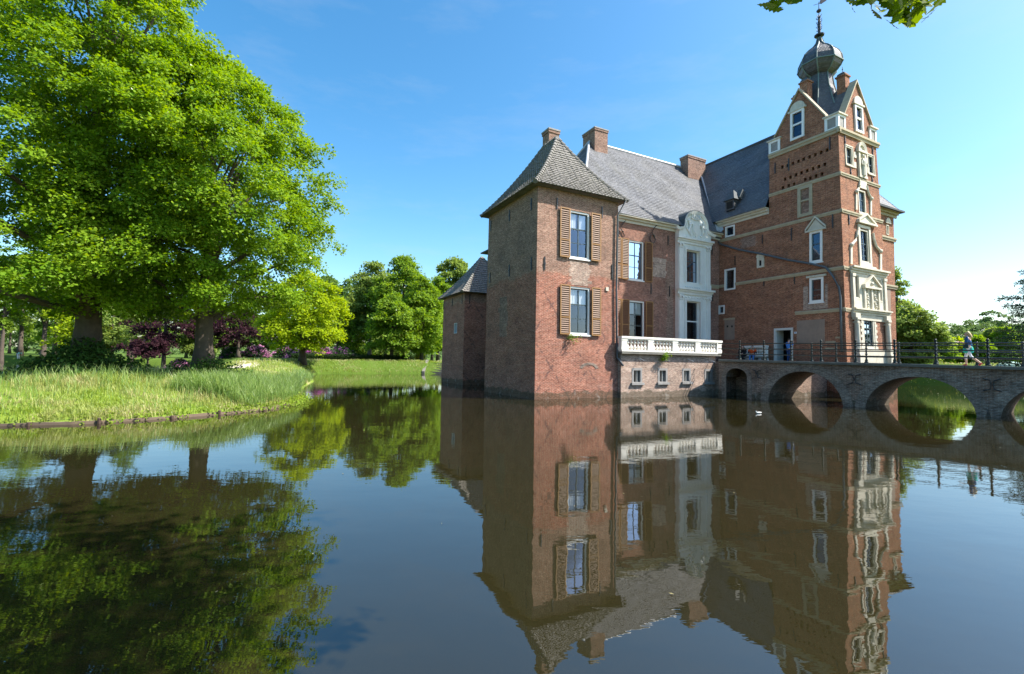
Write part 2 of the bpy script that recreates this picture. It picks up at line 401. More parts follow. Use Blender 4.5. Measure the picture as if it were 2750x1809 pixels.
def make_shutter(face, a0, a1, z0, z1, win, tilt=0.0, hinge=0):
    """louvred leaf: frame stiles and rails plus the slats"""
    d = .07; st = .07
    def q(a, d_): return d_ + tilt * ((a - a0) if hinge == 0 else (a1 - a))
    def bx(m, p0, p1, y0, y1, e0, e1):
        m.loft([[face.pt(p0, y0, q(p0, e0)), face.pt(p1, y0, q(p1, e0)), face.pt(p1, y1, q(p1, e0)), face.pt(p0, y1, q(p0, e0))],
                [face.pt(p0, y0, q(p0, e1)), face.pt(p1, y0, q(p1, e1)), face.pt(p1, y1, q(p1, e1)), face.pt(p0, y1, q(p0, e1))]])
    m = MB()
    bx(m, a0, a0 + st, z0, z1, d, d + .05); bx(m, a1 - st, a1, z0, z1, d, d + .05)
    zm = z0 + (z1 - z0) * .335
    for zz in (z0, zm, z1 - st): bx(m, a0 + st, a1 - st, zz, zz + st, d + .005, d + .055)
    sh = m.build('shutter', M['shutter_edge'], win)
    s = MB(); k = z0 + st + .03
    while k < z1 - st - .05:
        if not (zm - .06 < k < zm + st):
            p0, p1 = a0 + st, a1 - st
            s.loft([[face.pt(p0, k, q(p0, d + .05)), face.pt(p1, k, q(p1, d + .05)), face.pt(p1, k + .012, q(p1, d + .055)), face.pt(p0, k + .012, q(p0, d + .055))],
                    [face.pt(p0, k + .085, q(p0, d + .005)), face.pt(p1, k + .085, q(p1, d + .005)), face.pt(p1, k + .097, q(p1, d + .01)), face.pt(p0, k + .097, q(p0, d + .01))]])
        k += .125
    fbox(s, face, a0 + st, a1 - st, z0 + st, z1 - st, d - .0, d + .004)
    s.build('slats', M['shutter'], win)

def make_window(face, r, fw=.09, cols=2, rows=3, top=.36, recess=.16, curtain=None, shutters=None, sill=True, frame='white_paint', sash='sash', name='window', sashw=.05, fwt=None, bar=.03):
    """frame in the opening, dark sashes, panes, optional curtain and shutter leaves"""
    a0, a1, z0, z1 = r
    w = frame_mb(face, a0, a1, z0, z1, fw, -recess - .08, -recess + .1, fwt).build(name, M[frame], castle)
    i0, i1, j0, j1 = a0 + fw, a1 - fw, z0 + fw, z1 - (fw if fwt is None else fwt)
    if sash:
        s = frame_mb(face, i0, i1, j0, j1, sashw, -recess - .06, -recess)
        zt = j1 - (j1 - j0) * top
        fbox(s, face, i0 + sashw, i1 - sashw, zt - .035, zt + .035, -recess - .06, -recess + .004)
        for c in range(1, cols):
            x = i0 + (i1 - i0) * c / cols
            fbox(s, face, x - bar, x + bar, j0 + sashw, zt - .035, -recess - .05, -recess - .004); fbox(s, face, x - bar, x + bar, zt + .035, j1 - sashw, -recess - .05, -recess - .004)
        for k in range(1, rows - 1):
            z = j0 + (zt - j0) * k / (rows - 1)
            fbox(s, face, i0 + sashw, i1 - sashw, z - .02, z + .02, -recess - .05, -recess - .008)
        s.build('sash', M[sash], w)
    p = MB(); p.quad(face.pt(i0, j0, -recess - .03), face.pt(i1, j0, -recess - .03), face.pt(i1, j1, -recess - .03), face.pt(i0, j1, -recess - .03))
    p.build('pane', M['glass'], w)
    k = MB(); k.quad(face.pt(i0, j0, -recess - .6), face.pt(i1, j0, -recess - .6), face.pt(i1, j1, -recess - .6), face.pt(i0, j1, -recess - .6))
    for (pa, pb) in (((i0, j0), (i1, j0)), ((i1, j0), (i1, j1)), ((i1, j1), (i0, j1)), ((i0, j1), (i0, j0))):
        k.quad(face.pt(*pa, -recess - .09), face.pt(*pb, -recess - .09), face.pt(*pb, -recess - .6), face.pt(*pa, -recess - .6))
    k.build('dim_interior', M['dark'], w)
    if curtain:
        m = MB()
        for (f0, f1) in curtain:
            n = 12
            zb = j0 + (j1 - j0) * (1 - top * (1.0))
            A = i0 + (i1 - i0) * f0; B = i0 + (i1 - i0) * f1
            for q in range(n):
                x0 = A + (B - A) * q / n; x1 = A + (B - A) * (q + 1) / n
                d0 = -recess - .1 - .02 * math.sin(q * 2.2); d1 = -recess - .1 - .02 * math.sin((q + 1) * 2.2)
                e0 = .05 * math.sin(q * 1.1); e1 = .05 * math.sin((q + 1) * 1.1)
                m.quad(face.pt(x0, zb + e0, d0), face.pt(x1, zb + e1, d1), face.pt(x1, j1, d1), face.pt(x0, j1, d0))
        m.build('curtain', M['curtain'], w)
    if sill:
        m = MB(); fbox(m, face, a0 - .06, a1 + .06, z0 - .09, z0 - .002, -recess, .07); m.build('sill', M[frame], w)
    for s in (shutters or ()): make_shutter(face, *s[:4], w, *s[4:])
    return w

def anchor(face, px, y0, y1):
    a, z1 = face.at(px, y0); z0 = face.at(px, y1)[1]
    m = MB(); fbox(m, face, a - .035, a + .035, z0, z1, .0, .05); zc = (z0 + z1) / 2
    fbox(m, face, a - .05, a + .05, zc - .05, zc + .05, .05, .075)
    m.build('wall_anchor', M['iron'], castle)

# ---- front corner tower
w1 = rect(F1N, 1529.6, 562.8, 690.8, 1583.0); w2 = rect(F1N, 1529.6, 767.5, 896.8, 1584.0)
mb = MB()
wall(mb, F1N, 0, T1U, -1, T1H, [w1, w2], .0057, .0057)
wall(mb, F1L, 0, T1V, -1, T1H, [], .0057, .0057)
wall(mb, Face((0, T1V), (1, 0), (0, 1), .0057), 0, T1U, -1, T1H, [], .0057, .0057)
wall(mb, Face((T1U, 0), (0, 1), (1, 0), .0057), 0, T1V, -1, T1H, [], .0057, .0057)
mb.build('tower_wall', M['brick_tower'], castle)
for w, (lt, lb, rt, rb) in ((w1, (556, 686, 573.5, 696)), (w2, (765, 896, 775, 902))):
    la = F1N.at(1502, (lt + lb) / 2); ra = F1N.at(1611.5, (rt + rb) / 2)
    zb = w[2] - .03; zt = w[3] + .05
    make_window(F1N, w, .1, curtain=[(.02, .42), (.55, .98)] if w is w1 else [(.03, .47), (.53, .97)], shutters=[(la[0], w[0] - .03, zb, zt, .02, 0), (w[1] + .07, ra[0], zb, zt, .02, 1)], recess=.14)
for px, a, b_ in ((1495.8, 531, 561), (1616.5, 554, 585), (1462.5, 689, 724), (1643.5, 710, 748)): anchor(F1N, px, a, b_)
for px, a, b_ in ((1428.5, 532, 564), (1369.5, 563, 594), (1319.5, 592, 620), (1428.5, 690, 725), (1369, 710, 742), (1317, 732, 760)): anchor(F1L, px, a, b_)
fd = MB(); a_, z_ = F1N.at(1629.5, 776); fbox(fd, F1N, a_ - .1, a_ + .1, z_ - .12, z_ + .12, 0, .06)
fd.build('carved_stone', M['white_stone'], castle)
a_, z_ = F1N.at(1582, 993)
arch = MB(); arch.loft([[F1N.pt(a_ + r_ * math.cos(t), z_ + .62 * r_ * math.sin(t), d) for (r_, d) in ((.72, 0), (.72, .02), (.5, .02), (.5, 0))] for t in [R(15 + 15 * k) for k in range(11)]])
arch.build('relieving_arch', M['brick_arch'], castle)

def tiled(mb, E0, E1, R0_, R1_, rows, tw, amp, thick, sag=.0, step=.07):
    """roof slope between eave edge E0-E1 and ridge edge R0-R1 as overlapping courses, rolled if amp > 0"""
    E0, E1, R0_, R1_ = [np.array(q, float) for q in (E0, E1, R0_, R1_)]
    ed = (E1 - E0); L = np.linalg.norm(ed); ed /= L
    up = ((R0_ + R1_) / 2 - (E0 + E1) / 2); nrm = np.cross(ed, up); nrm /= np.linalg.norm(nrm)
    if nrm[2] < 0: nrm = -nrm
    dz = R0_[2] - E0[2]
    def rowpt(s):
        a = E0 + (R0_ - E0) * s; b = E1 + (R1_ - E1) * s
        k = sag * s * (s - 1) * dz
        a = a + np.array([0, 0, k]); b = b + np.array([0, 0, k])
        return a, b
    for i in range(rows):
        s0 = i / rows; s1 = (i + 1) / rows
        a0, b0 = rowpt(s0); a1, b1 = rowpt(s1)
        wl0, wr0 = (a0 - E0) @ ed, (b0 - E0) @ ed; wl1, wr1 = (a1 - E0) @ ed, (b1 - E0) @ ed
        ws = np.arange(math.floor(wl0 / step) * step, wr0 + step, step) if amp else np.linspace(wl0, wr0, max(2, int((wr0 - wl0) / .9)))
        ws = np.clip(ws, wl0, wr0); n = len(ws)
        ph = np.abs(np.sin(np.pi * ws / tw)) ** .8 * amp if amp else .035 * np.sin(ws * .8 + i * .11) * np.sin(i * .23 + ws * .31)
        w1_ = np.clip(ws, wl1, wr1)
        j = rng.uniform(-.3, .3, n) * thick
        lo = a0 + np.outer(ws - wl0, ed) + np.outer(ph + thick + j, nrm)
        base = a0 + np.outer(ws - wl0, ed) + np.outer(ph * .0, nrm)
        hi = a1 + np.outer(w1_ - wl1, ed) + np.outer(ph, nrm)
        o = len(mb.v); mb.v += [tuple(p) for p in base] + [tuple(p) for p in lo] + [tuple(p) for p in hi]
        for q in range(n - 1):
            mb.f.append((o + q, o + q + 1, o + n + q + 1, o + n + q)); mb.f.append((o + n + q, o + n + q + 1, o + 2 * n + q + 1, o + 2 * n + q))
def capline(p0, p1, r, sag=0, n=16, beads=True):
    """row of hip tiles along a hip or ridge"""
    p0, p1 = np.array(p0, float), np.array(p1, float); m = MB(); pts = []; rs = []
    for k in range(n):
        for s, rr in ((k / n, r * 1.15), ((k + .98) / n, r * (.8 if beads else 1.15))):
            p = p0 + (p1 - p0) * s; p[2] += sag * s * (s - 1) * (p1[2] - p0[2]) + .02
            pts.append(p); rs.append(rr)
    m.tube(pts, rs, 8); return m

ov = .38; ez = 12.3; az = 16.85
e = [(-ov, -ov, ez), (T1U + ov, -ov, ez), (T1U + ov, T1V + ov, ez), (-ov, T1V + ov, ez)]
ra, rb = (3.0, 2.7, az), (3.0, 4.6, az)
mb = MB(); SG = .28
tiled(mb, e[0], e[1], ra, ra, 24, .25, .045, .045, SG); tiled(mb, e[3], e[0], rb, ra, 24, .25, .045, .045, SG)
tiled(mb, e[1], e[2], ra, rb, 24, .25, .045, .045, SG, .14); tiled(mb, e[2], e[3], rb, rb, 24, .25, .045, .045, SG, .14)
mb.quad(*[(p[0], p[1], ez - .03) for p in e])
roof1 = mb.build('tower_roof', M['pantile'], castle)
for k, q in enumerate((ra, ra, rb, rb)): capline(e[k], q, .13, SG, 20).build('hip_tile_row', M['pantile'], roof1)
capline(ra, rb, .15, 0, 6).build('ridge_tile_row', M['pantile'], roof1)

def chimney(u0, u1, v0, v1, z0, z1, parent, m='brick_chimney'):
    b = MB(); b.box(u0, u1, v0, v1, z0, z1 - .32); b.box(u0 - .05, u1 + .05, v0 - .05, v1 + .05, z1 - .32, z1 - .14)
    o = b.build('chimney', M[m], parent)
    c = MB(); c.box(u0 - .08, u1 + .08, v0 - .08, v1 + .08, z1 - .14, z1 - .04); c.build('chimney_cap', M['grey_stone'], parent)
def chim_px(v, xl, xm, xr, yt, z0, parent):
    f = Face((0, v), (1, 0), (0, -1)); a0, z1 = f.at(xm, yt); a1 = f.at(xr, yt + 10)[0]
    # depth from the visible left side
    d = ray(xl, yt + 20); dl = np.array([d @ EU, d @ EV]); e_ = to_local(EYE)
    k = (a0 - e_[0]) / dl[0]; v1 = e_[1] + dl[1] * k
    chimney(a0, a1, v, v1, z0, z1, parent)
chim_px(4.0, 1457.8, 1474.8, 1501.7, 341, 14.5, roof1)

# ---- rear corner tower
F3L = Face((1.53, 0), (0, 1), (-1, 0), .0057); F3N = Face((0, 14.98), (1, 0), (0, -1), .0057)
slit = rect(F3L, 1220.5, 868, 895, 1227.5)
mb = MB(); H3 = 8.15
wall(mb, F3L, 14.98, 20.6, -1, H3, [slit], .0057, .0057); wall(mb, F3N, 1.53, 7.4, -1, H3, [], .0057, 0)
wall(mb, Face((0, 20.6), (1, 0), (0, 1), .0057), 1.53, 7.4, -1, H3, [], .0057, 0)
mb.build('rear_tower_wall', M['brick_tower'], castle)
make_window(F3L, slit, .04, cols=1, rows=2, sash=None, recess=.06, sill=False)
for px, a, b_ in ((1242, 790, 815), (1215.5, 800, 822), (1192.5, 808, 830)): anchor(F3L, px, a, b_)
anchor(F3N, 1261.5, 790, 815)
e = [(1.53 - .35, 14.98 - .35, 8.0), (7.75, 14.98 - .35, 8.0), (7.75, 20.95, 8.0), (1.53 - .35, 20.95, 8.0)]
ap = (4.3, 17.8, 11.9); mb = MB()
tiled(mb, e[0], e[1], ap, ap, 18, .25, .045, .045, .2); tiled(mb, e[3], e[0], ap, ap, 18, .25, .045, .045, .2); tiled(mb, e[1], e[2], ap, ap, 18, .25, .045, .045, .2, .14); tiled(mb, e[2], e[3], ap, ap, 18, .25, .045, .045, .2, .14)
mb.quad(*[(p[0], p[1], 7.97) for p in e])
roof3 = mb.build('rear_tower_roof', M['pantile'], castle)
for q in e: capline(q, ap, .12, .2, 18).build('hip_tile_row', M['pantile'], roof3)

# ---- main block
EM = 13.15
mw1 = rect(FMN, 1686.9, 643.3, 749.2, 1728.5); mw2 = rect(FMN, 1688.3, 805.6, 906, 1729.9)
pw1 = rect(FMN, 1832.6, 671.4, 758.6, 1869.3); pw2 = rect(FMN, 1833, 808, 925, 1870)
mb = MB()
wall(mb, FMN, 6.0, UW + .6, 2.0, EM, [mw1, mw2, pw1 + (.55,), pw2 + (.55,)])
wall(mb, Face((7.0, 0), (0, 1), (-1, 0)), VM, 22.5, -1, EM); wall(mb, Face((0, 22.5), (1, 0), (0, 1)), 7.0, 31, -1, EM)
wall(mb, Face((6.0, 0), (0, 1), (-1, 0)), VM, VM + 2.2, -1, EM); wall(mb, Face((0, VM + 2.2), (1, 0), (0, 1)), 6.0, 7.0, -1, EM)
mb.build('main_wall', M['brick_main'], castle)
for w, xs, zt in ((mw1, (1668.2, 1750), .05), (mw2, (1668.5, 1752), .04)):
    la = FMN.at(xs[0], 700)[0]; rb_ = FMN.at(xs[1], 700)[0]
    lx = FMN.at(1661.5, 700)[0]
    make_window(FMN, w, .1, curtain=[(.02, .46), (.54, .98)], shutters=[(la, w[0] - .03, w[2] - .04, w[3] + zt, .02, 0), (w[1] + .07, rb_, w[2] - .04, w[3] + zt, .02, 1), (lx - .25, la - .06, w[2] - .02, w[3] + zt)], recess=.14)
for px, a, b_ in ((1793.5, 632, 658), (1748, 761, 790), (1797.5, 768, 796), (1661, 751, 778), (1911.5, 658, 684), (1913, 784, 809)): anchor(FMN, px, a, b_)
for px, py in ((1751, 641), (1667, 630)):
    a, z = FMN.at(px, py); m = MB()
    m.tube([FMN.pt(a + .28 * math.cos(t), z + .34 * math.sin(t), .08) for t in [R(40 + 16 * k) for k in range(21)]] + [FMN.pt(a - .1, z + .5, .1), FMN.pt(a + .1, z + .85, .12), FMN.pt(a + .3, z + 1.1, .2)], .035, 6)
    m.build('iron_ring', M['iron'], castle)
# eaves cornice
def cornice(face, a0, a1, z, m='white_stone', steps=((.0, .22, .08), (.22, .40, .22), (.40, .52, .42)), name='cornice', zz0=-.52):
    b = MB()
    for s0, s1, d in steps: fbox(b, face, a0, a1, z + zz0 + s0, z + zz0 + s1 - .003, -.02, d)
    return b.build(name, M[m], castle)
pa0, pa1 = FMN.at(1813, 700)[0], FMN.at(1897, 700)[0]
cornice(FMN, 6.0, pa0 - .02, EM + .35, 'white_stone', name='cornice'); cornice(FMN, pa1 + .02, UW + .4, EM + .35, 'white_stone', name='cornice')
# roof of the main block
ez = EM + .33; RZ = 22.0; VR = 11.0
e0, e1 = (6.4, VM - .45, ez), (26.0, VM - .45, ez); b0, b1 = (6.4, 17.4, ez), (26.0, 17.4, ez)
r0, r1 = (11.67, VR, RZ), (26.0, VR, RZ)
mb = MB()
tiled(mb, e0, e1, r0, r1, 44, 1, 0, .018, .05); tiled(mb, b0, b1, r0, r1, 44, 1, 0, .018, .05); tiled(mb, b0, e0, r0, r0, 44, 1, 0, .018, .05)
mb.quad(e0, e1, b1, b0)
roofm = mb.build('main_roof', M['slate'], castle)
for p, q in ((e0, r0), (b0, r0)): capline(p, q, .09, .05, 3, False).build('lead_hip', M['lead'], roofm)
capline(r0, r1, .11, 0, 3, False).build('lead_ridge', M['lead'], roofm)
mb = MB(); mb.box(6.35, 11.5, 17.4, 22.9, EM + .3, EM + .42); mb.build('rear_eave', M['lead_dark'], roofm)
chim_px(10.2, 1565.8, 1597.8, 1632.3, 338, 19.5, roofm)
chim_px(10.0, 1827.3, 1848, 1894.5, 413, 19.5, roofm)
hk = MB()
for k in range(26):
    s = rng.uniform(.12, .92); a = rng.uniform(9 + 3 * s, 21.5 + 4 * s)
    p = np.array([a, VM - .45 + (VR - VM + .45) * s, ez + (RZ - ez) * s + .05 * s * (s - 1) * (RZ - ez)])
    hk.tube([p, p + np.array([0, -.03, .05]), p + np.array([0, -.12, .05]), p + np.array([0, -.14, .1])], .012, 5)
hk.build('roof_hooks', M['iron'], roofm)
# valley gutter and hopper
vl = MB(); q0 = np.array([21.05, VM - .42, ez + .02]); q1 = np.array([25.6, 10.4, 21.55])
vl.loft([[q + np.array([-.42, .05, .16]), q + np.array([0, 0, .06]), q + np.array([.2, -.14, .30])] for q in (q0, q0 * .75 + q1 * .25 - np.array([0, 0, .05]), q0 * .5 + q1 * .5, q1)], closed=False)
vl.build('lead_valley', M['lead'], roofm)

# ---- white stone portal on the main block
zb = 2.45; f = FMN
pd = .34
a0, a1 = pa0, pa1; ac = (a0 + a1) / 2
zc = f.at(1815, 776)[1]; zhead = f.at(1815, 640)[1]; ztop = f.at(1858.6, 574)[1]
op = [pw1, pw2]
mb = MB()
sub = Face((0, VM - pd), (1, 0), (0, -1))
wall(mb, sub, a0, a1, zb, EM + .25, [q + (pd + .1,) for q in op])
for s, xx in ((1, a0), (-1, a1)):
    mb.quad(f.pt(xx, zb, 0), f.pt(xx, zb, pd), f.pt(xx, EM + .25, pd), f.pt(xx, EM + .25, 0))
portal = mb.build('portal', M['portal'], castle)
b = MB()
for q in op:  # moulded architraves around both openings
    for (w_, d_) in ((.34, .05), (.22, .09), (.1, .12)):
        x0, x1, z0, z1 = q[0] - w_, q[1] + w_, q[2], q[3] + w_
        for r_ in ((x0, x0 + .1, z0, z1), (x1 - .1, x1, z0, z1), (x0 + .1, x1 - .1, z1 - .1, z1)): fbox(b, sub, *r_, -.01, d_)
b.build('architrave', M['portal'], portal)
for z0, z1 in ((zb, zc - .45), (zc + .15, zhead - .35)):
    for x in (a0 + .02, a1 - .47):
        b = MB()
        fbox(b, sub, x, x + .45, z0 + .4, z1 - .45, -.01, .1); fbox(b, sub, x - .04, x + .49, z0, z0 + .4, -.01, .14)
        fbox(b, sub, x - .04, x + .49, z1 - .12, z1, -.01, .16); fbox(b, sub, x - .0, x + .45, z1 - .42, z1 - .3, -.01, .13)
        for c_x in (x + .06, x + .39): b.tube([sub.pt(c_x, z1 - .2, .12), sub.pt(c_x, z1 - .2, .2)], .09, 10)
        b.build('pilaster', M['portal'], portal)
b = MB()
for z, k in ((zc, 1), (zhead, .8)):
    if z == zhead: b.build('entablature', M['portal'], portal); b = MB()
    for s0, s1, d in ((-.42, -.2, .12), (-.2, -.06, .22), (-.06, .1, .38)): fbox(b, sub, a0 - .1 - d * .4, a1 + .1 + d * .4, z + s0, z + s1 - .003, -.01, d * k)
b.build('entablature', M['portal'], portal)
for k in range(9):
    b = MB(); x = a0 + .5 + (a1 - a0 - 1) * k / 8; z = zc - .62
    b.ball(sub.pt(x, z, .02), .09, 8, 5); b.build('frieze_ornament', M['portal'], portal)
for k in range(9):
    b = MB(); x = pw1[0] + (pw1[1] - pw1[0]) * k / 8; b.ball(sub.pt(x, pw1[2] - .38, .02), .08, 8, 5); b.build('frieze_ornament', M['portal'], portal)
# curved pediment with relief
top = ztop; sh = EM + .1
poly = [(a0 - .02, zhead + .02), (a1 + .02, zhead + .02), (a1 + .02, sh)]
rr = (a1 - a0) * .36
for k in range(13):
    t = R(180 * k / 12); poly.append((ac + rr * math.cos(t), top - (top - sh - .25) + (top - sh - .25) * math.sin(t) ** .8 if True else 0))
poly += [(a0 - .02, sh)]
b = MB(); fprism(b, sub, poly, -.25, .12); b.build('pediment', M['portal'], portal)
path = [(a1 + .5, sh - .12), (a1 + .05, sh - .02), (ac + rr * 1.12, sh + .12)] + [(ac + rr * 1.04 * math.cos(R(180 * k / 12)), sh + .25 + (top - sh - .2) * math.sin(R(180 * k / 12)) ** .8) for k in range(13)] + [(ac - rr * 1.12, sh + .12), (a0 - .05, sh - .02), (a0 - .4, sh + .06)]
b = MB(); b.loft([[sub.pt(a, z, .1), sub.pt(a, z + .0, .30), sub.pt(a * .97 + ac * .03, z - .2, .22), sub.pt(a * .97 + ac * .03, z - .2, .1)] for a, z in path]); b.build('pediment_moulding', M['portal'], portal)
b = MB(); b.loft([[sub.pt(a, z + .1, -1.7), sub.pt(a, z + .1, .24), sub.pt(a, z + .02, .24), sub.pt(a, z + .02, -1.7)] for a, z in path[2:-2]], True, True); b.build('pediment_roof', M['lead_dark'], portal)
b = MB(); zs = zhead + (top - zhead) * .36
shield = [(ac + x * .42, zs + y * .62) for x, y in ((-1, .8), (0, .95), (1, .8), (1, 0), (.75, -.55), (0, -1), (-.75, -.55), (-1, 0))]
fprism(b, sub, shield, .1, .2); fprism(b, sub, [((p[0] - ac) * .75 + ac, (p[1] - zs) * .75 + zs) for p in shield], .2, .25)
for sg in (-1, 1):
    b.tube([sub.pt(ac + sg * .55, zs - .5, .16), sub.pt(ac + sg * .85, zs - .2, .2), sub.pt(ac + sg * .7, zs + .25, .22), sub.pt(ac + sg * .85, zs + .55, .2)], [.09, .10, .09, .08], 8)
    b.ball(sub.pt(ac + sg * .85, zs + .68, .17), .11, 8, 6)
    b.tube([sub.pt(ac + sg * .72, zs + .3, .2), sub.pt(ac + sg * .45, zs + .45, .24)], [.08, .06], 6)
    b.tube([sub.pt(ac + sg * .85, zs - .2, .18), sub.pt(ac + sg * 1.12, zs, .18), sub.pt(ac + sg * 1.05, zs + .4, .18)], [.06, .05, .04], 6)
for k in range(13):
    x = ac - 1.25 + 2.5 * k / 12; b.ball(sub.pt(x, zs - .72 + .06 * math.sin(k * 1.7), .11), .08, 7, 5)
b.tube([sub.pt(ac + .5 * math.cos(R(180 + 15 * k)), zs + 1.0 + .14 * math.sin(R(180 + 15 * k)), .16) for k in range(13)], .06, 7)
for k in range(5): b.tube([sub.pt(ac - .4 + .2 * k, zs + .95, .2), sub.pt(ac - .44 + .22 * k, zs + 1.3, .18)], [.045, .065], 7)
b.build('coat_of_arms_relief', M['portal'], portal)
make_window(sub, pw1, .08, cols=2, rows=3, top=.32, recess=.24, curtain=[(.02, .4), (.55, .98)], sill=False)
make_window(sub, pw2, .08, cols=2, rows=4, top=.36, recess=.24, sill=False, sash=None)
b = MB(); z = pw2[3] - (pw2[3] - pw2[2]) * .46; fbox(b, sub, pw2[0] + .08, pw2[1] - .08, z - .05, z + .05, -.28, -.2); b.build('transom', M['white_paint'], portal)

# ---- wing and gate tower
ZW = 14.35
small_top = rect(FWL, 1948.3, 609.4, 638, 1973.7); mid_left = rect(FWL, 1946, 723.9, 780.2, 1975.5)
ped_win = rect(FWL, 2174.5, 623.7, 706.9, 2209); brown_win = rect(FWL, 2174.5, 747, 813, 2212)
low_left = rect(FWL, 1929.3, 820.5, 844, 1946.5); door = rect(FWL, 2079, 881.8, 967, 2130)
door = (door[0], door[1], 2.5, door[3])
gw = rect(FWL, 2124, 305, 379.8, 2160.5); blind = rect(FWL, 2142.5, 504.4, 585.3, 2182)
VB = .45                                   # back of the gate tower
corner_v = lambda z: -5.25 + .031 * z
bz = {k: FWL.at(x, y)[1] for k, x, y in (('b1', 2250.6, 342.5), ('b2', 2256, 460.8), ('b3', 2261, 560.4), ('b4', 2267.2, 713.8), ('b5', 2273.4, 825.9))}
holes = []
for row in (((865, 878), (828, 890), (792, 903), (756, 918), (720, 932), (685, 945), (653, 958), (617, 973)),
            ((893, 970), (855, 985), (817, 1000), (780, 1014), (742, 1028), (708, 1043), (672, 1056), (640, 1068), (604, 1080)),
            ((879, 1062), (840, 1077), (803, 1090), (765, 1104), (728, 1117), (692, 1130), (657, 1145), (622, 1158)),
            ((860, 1125), (822, 1138), (785, 1152), (752, 1160), (680, 1190), (645, 1200), (608, 1215))):
    for x, y in row:
        a, z = FWL.at(1850 + x / 2.409, y / 2.409); holes.append((a - .1, a + .1, z - .13, z + .13, .3))
mb = MB()
# left side of the wing, then of the tower above it
wall(mb, FWL, VB, VM + 1.2, -1, ZW, [q + (.25,) for q in (small_top, mid_left, low_left)])
Z1 = bz['b1']
wall(mb, FWL, -5.25, VB, -1, Z1, [q + (.22,) for q in (ped_win, brown_win, door, blind)] + holes, .031, 0)
mb.build('wing_wall', M['brick_wing'], castle)
# tower near face
px_n = lambda x, y: F2N.at(x, y)
def rn(xl, yt, yb, xr): return rect(F2N, xl, yt, yb, xr)
nA = rn(2270.6, 390, 440, 2288.6); nB = rn(2329.5, 414, 464, 2346); nC = rn(2305, 508, 570, 2324); nD = rn(2309.5, 614, 702, 2332)
nE = rn(2292, 737.7, 798.5, 2305); nF = rn(2353, 750.7, 807, 2365.5); nG = rn(2317, 844, 935, 2347.5)
UR = 26.95; tu0 = UW
mb = MB()
wall(mb, F2N, tu0, UR, -1, Z1, [q + (.22,) for q in (nA, nB, nC, nD, nE, nF, nG)], BW, BW)
wall(mb, Face((UR, 0), (0, 1), (1, 0), BW), -5.25, VB, -1, Z1, [], .031, 0)
mb2 = Face((0, VB), (1, 0), (0, 1)); wall(mb, mb2, tu0, UR, ZW - 2, Z1, [], BW, BW)
mb.build('gate_tower_wall', M['brick_wing'], castle)
# near gable wall and right side of the wing
slitw = rect(FWN, 2379.5, 603, 629, 2386)
mb = MB(); wall(mb, FWN, UR - .6, 30.95, -1, ZW, [slitw + (.2,)]); wall(mb, Face((30.95, 0), (0, 1), (1, 0)), -3.75, 22.5, -1, ZW)
mb.build('wing_end_wall', M['brick_wing'], castle)
make_window(FWN, slitw, .06, cols=1, rows=2, sash=None, recess=.06, sill=False, frame='white_stone')
a, z = FWN.at(2383, 600); b = MB(); fprism(b, FWN, [(a - .42, z), (a + .42, z)] + [(a + .38 * math.cos(R(20 * k)), z + .45 * math.sin(R(20 * k))) for k in range(10)], 0, .1); b.build('arched_hood', M['white_stone'], castle)
# windows of the wing
make_window(FWL, small_top, .12, cols=2, rows=2, recess=.05, sash=None, sill=False); b = MB(); fbox(b, FWL, small_top[0] + .1, small_top[1] - .1, small_top[3], small_top[3] + .5, 0, .05); b.build('lintel_block', M['plaster'], castle)
make_window(FWL, mid_left, .13, cols=1, rows=3, recess=.05, sill=False, sash=None)
make_window(FWL, low_left, .12, cols=1, rows=2, recess=.05, sill=False, sash=None)
make_window(FWL, ped_win, .15, cols=1, rows=3, top=.4, recess=.05, sill=True)
make_window(FWL, brown_win, .15, cols=1, rows=3, top=.5, recess=.05, sill=True)
b = MB(); fbox(b, FWL, brown_win[0] - .2, brown_win[1] + .2, brown_win[3] + .02, brown_win[3] + .16, 0, .12); b.build('drip_mould', M['white_stone'], castle)
# bricked-up window with stone cross frame
bl = frame_mb(FWL, *blind, .22, -.1, .06); a0, a1, z0, z1 = blind
bw = bl.build('blind_window', M['band'], castle)
b = MB(); zc_ = (z0 + z1) / 2 + .05; fbox(b, FWL, a0 + .22, a1 - .22, zc_ - .06, zc_ + .06, -.1, .04); b.build('transom', M['band'], bw)
b = MB(); fbox(b, FWL, a0 + .21, a1 - .21, z0 + .21, z1 - .21, -.2, -.06); b.build('brick_infill', M['brick_chimney'], bw)
# pediment over the tall window
a0, a1 = ped_win[0] - .16, ped_win[1] + .16; zt = ped_win[3] + .12; zp = FWL.at(2187, 589)[1]
b = MB(); fprism(b, FWL, [(a0, zt), (a1, zt), ((a0 + a1) / 2, zp)], 0, .08); fbox(b, FWL, a0 - .1, a1 + .1, zt - .12, zt, 0, .16)
for p, q in (((a0 - .1, zt), ((a0 + a1) / 2, zp + .08)), ((a1 + .1, zt), ((a0 + a1) / 2, zp + .08))):
    b.loft([[FWL.pt(*p, .02), FWL.pt(*p, .17), FWL.pt(p[0], p[1] + .13, .17), FWL.pt(p[0], p[1] + .13, .02)], [FWL.pt(*q, .02), FWL.pt(*q, .17), FWL.pt(q[0], q[1] + .13, .17), FWL.pt(q[0], q[1] + .13, .02)]])
b.build('window_pediment', M['white_stone'], castle)
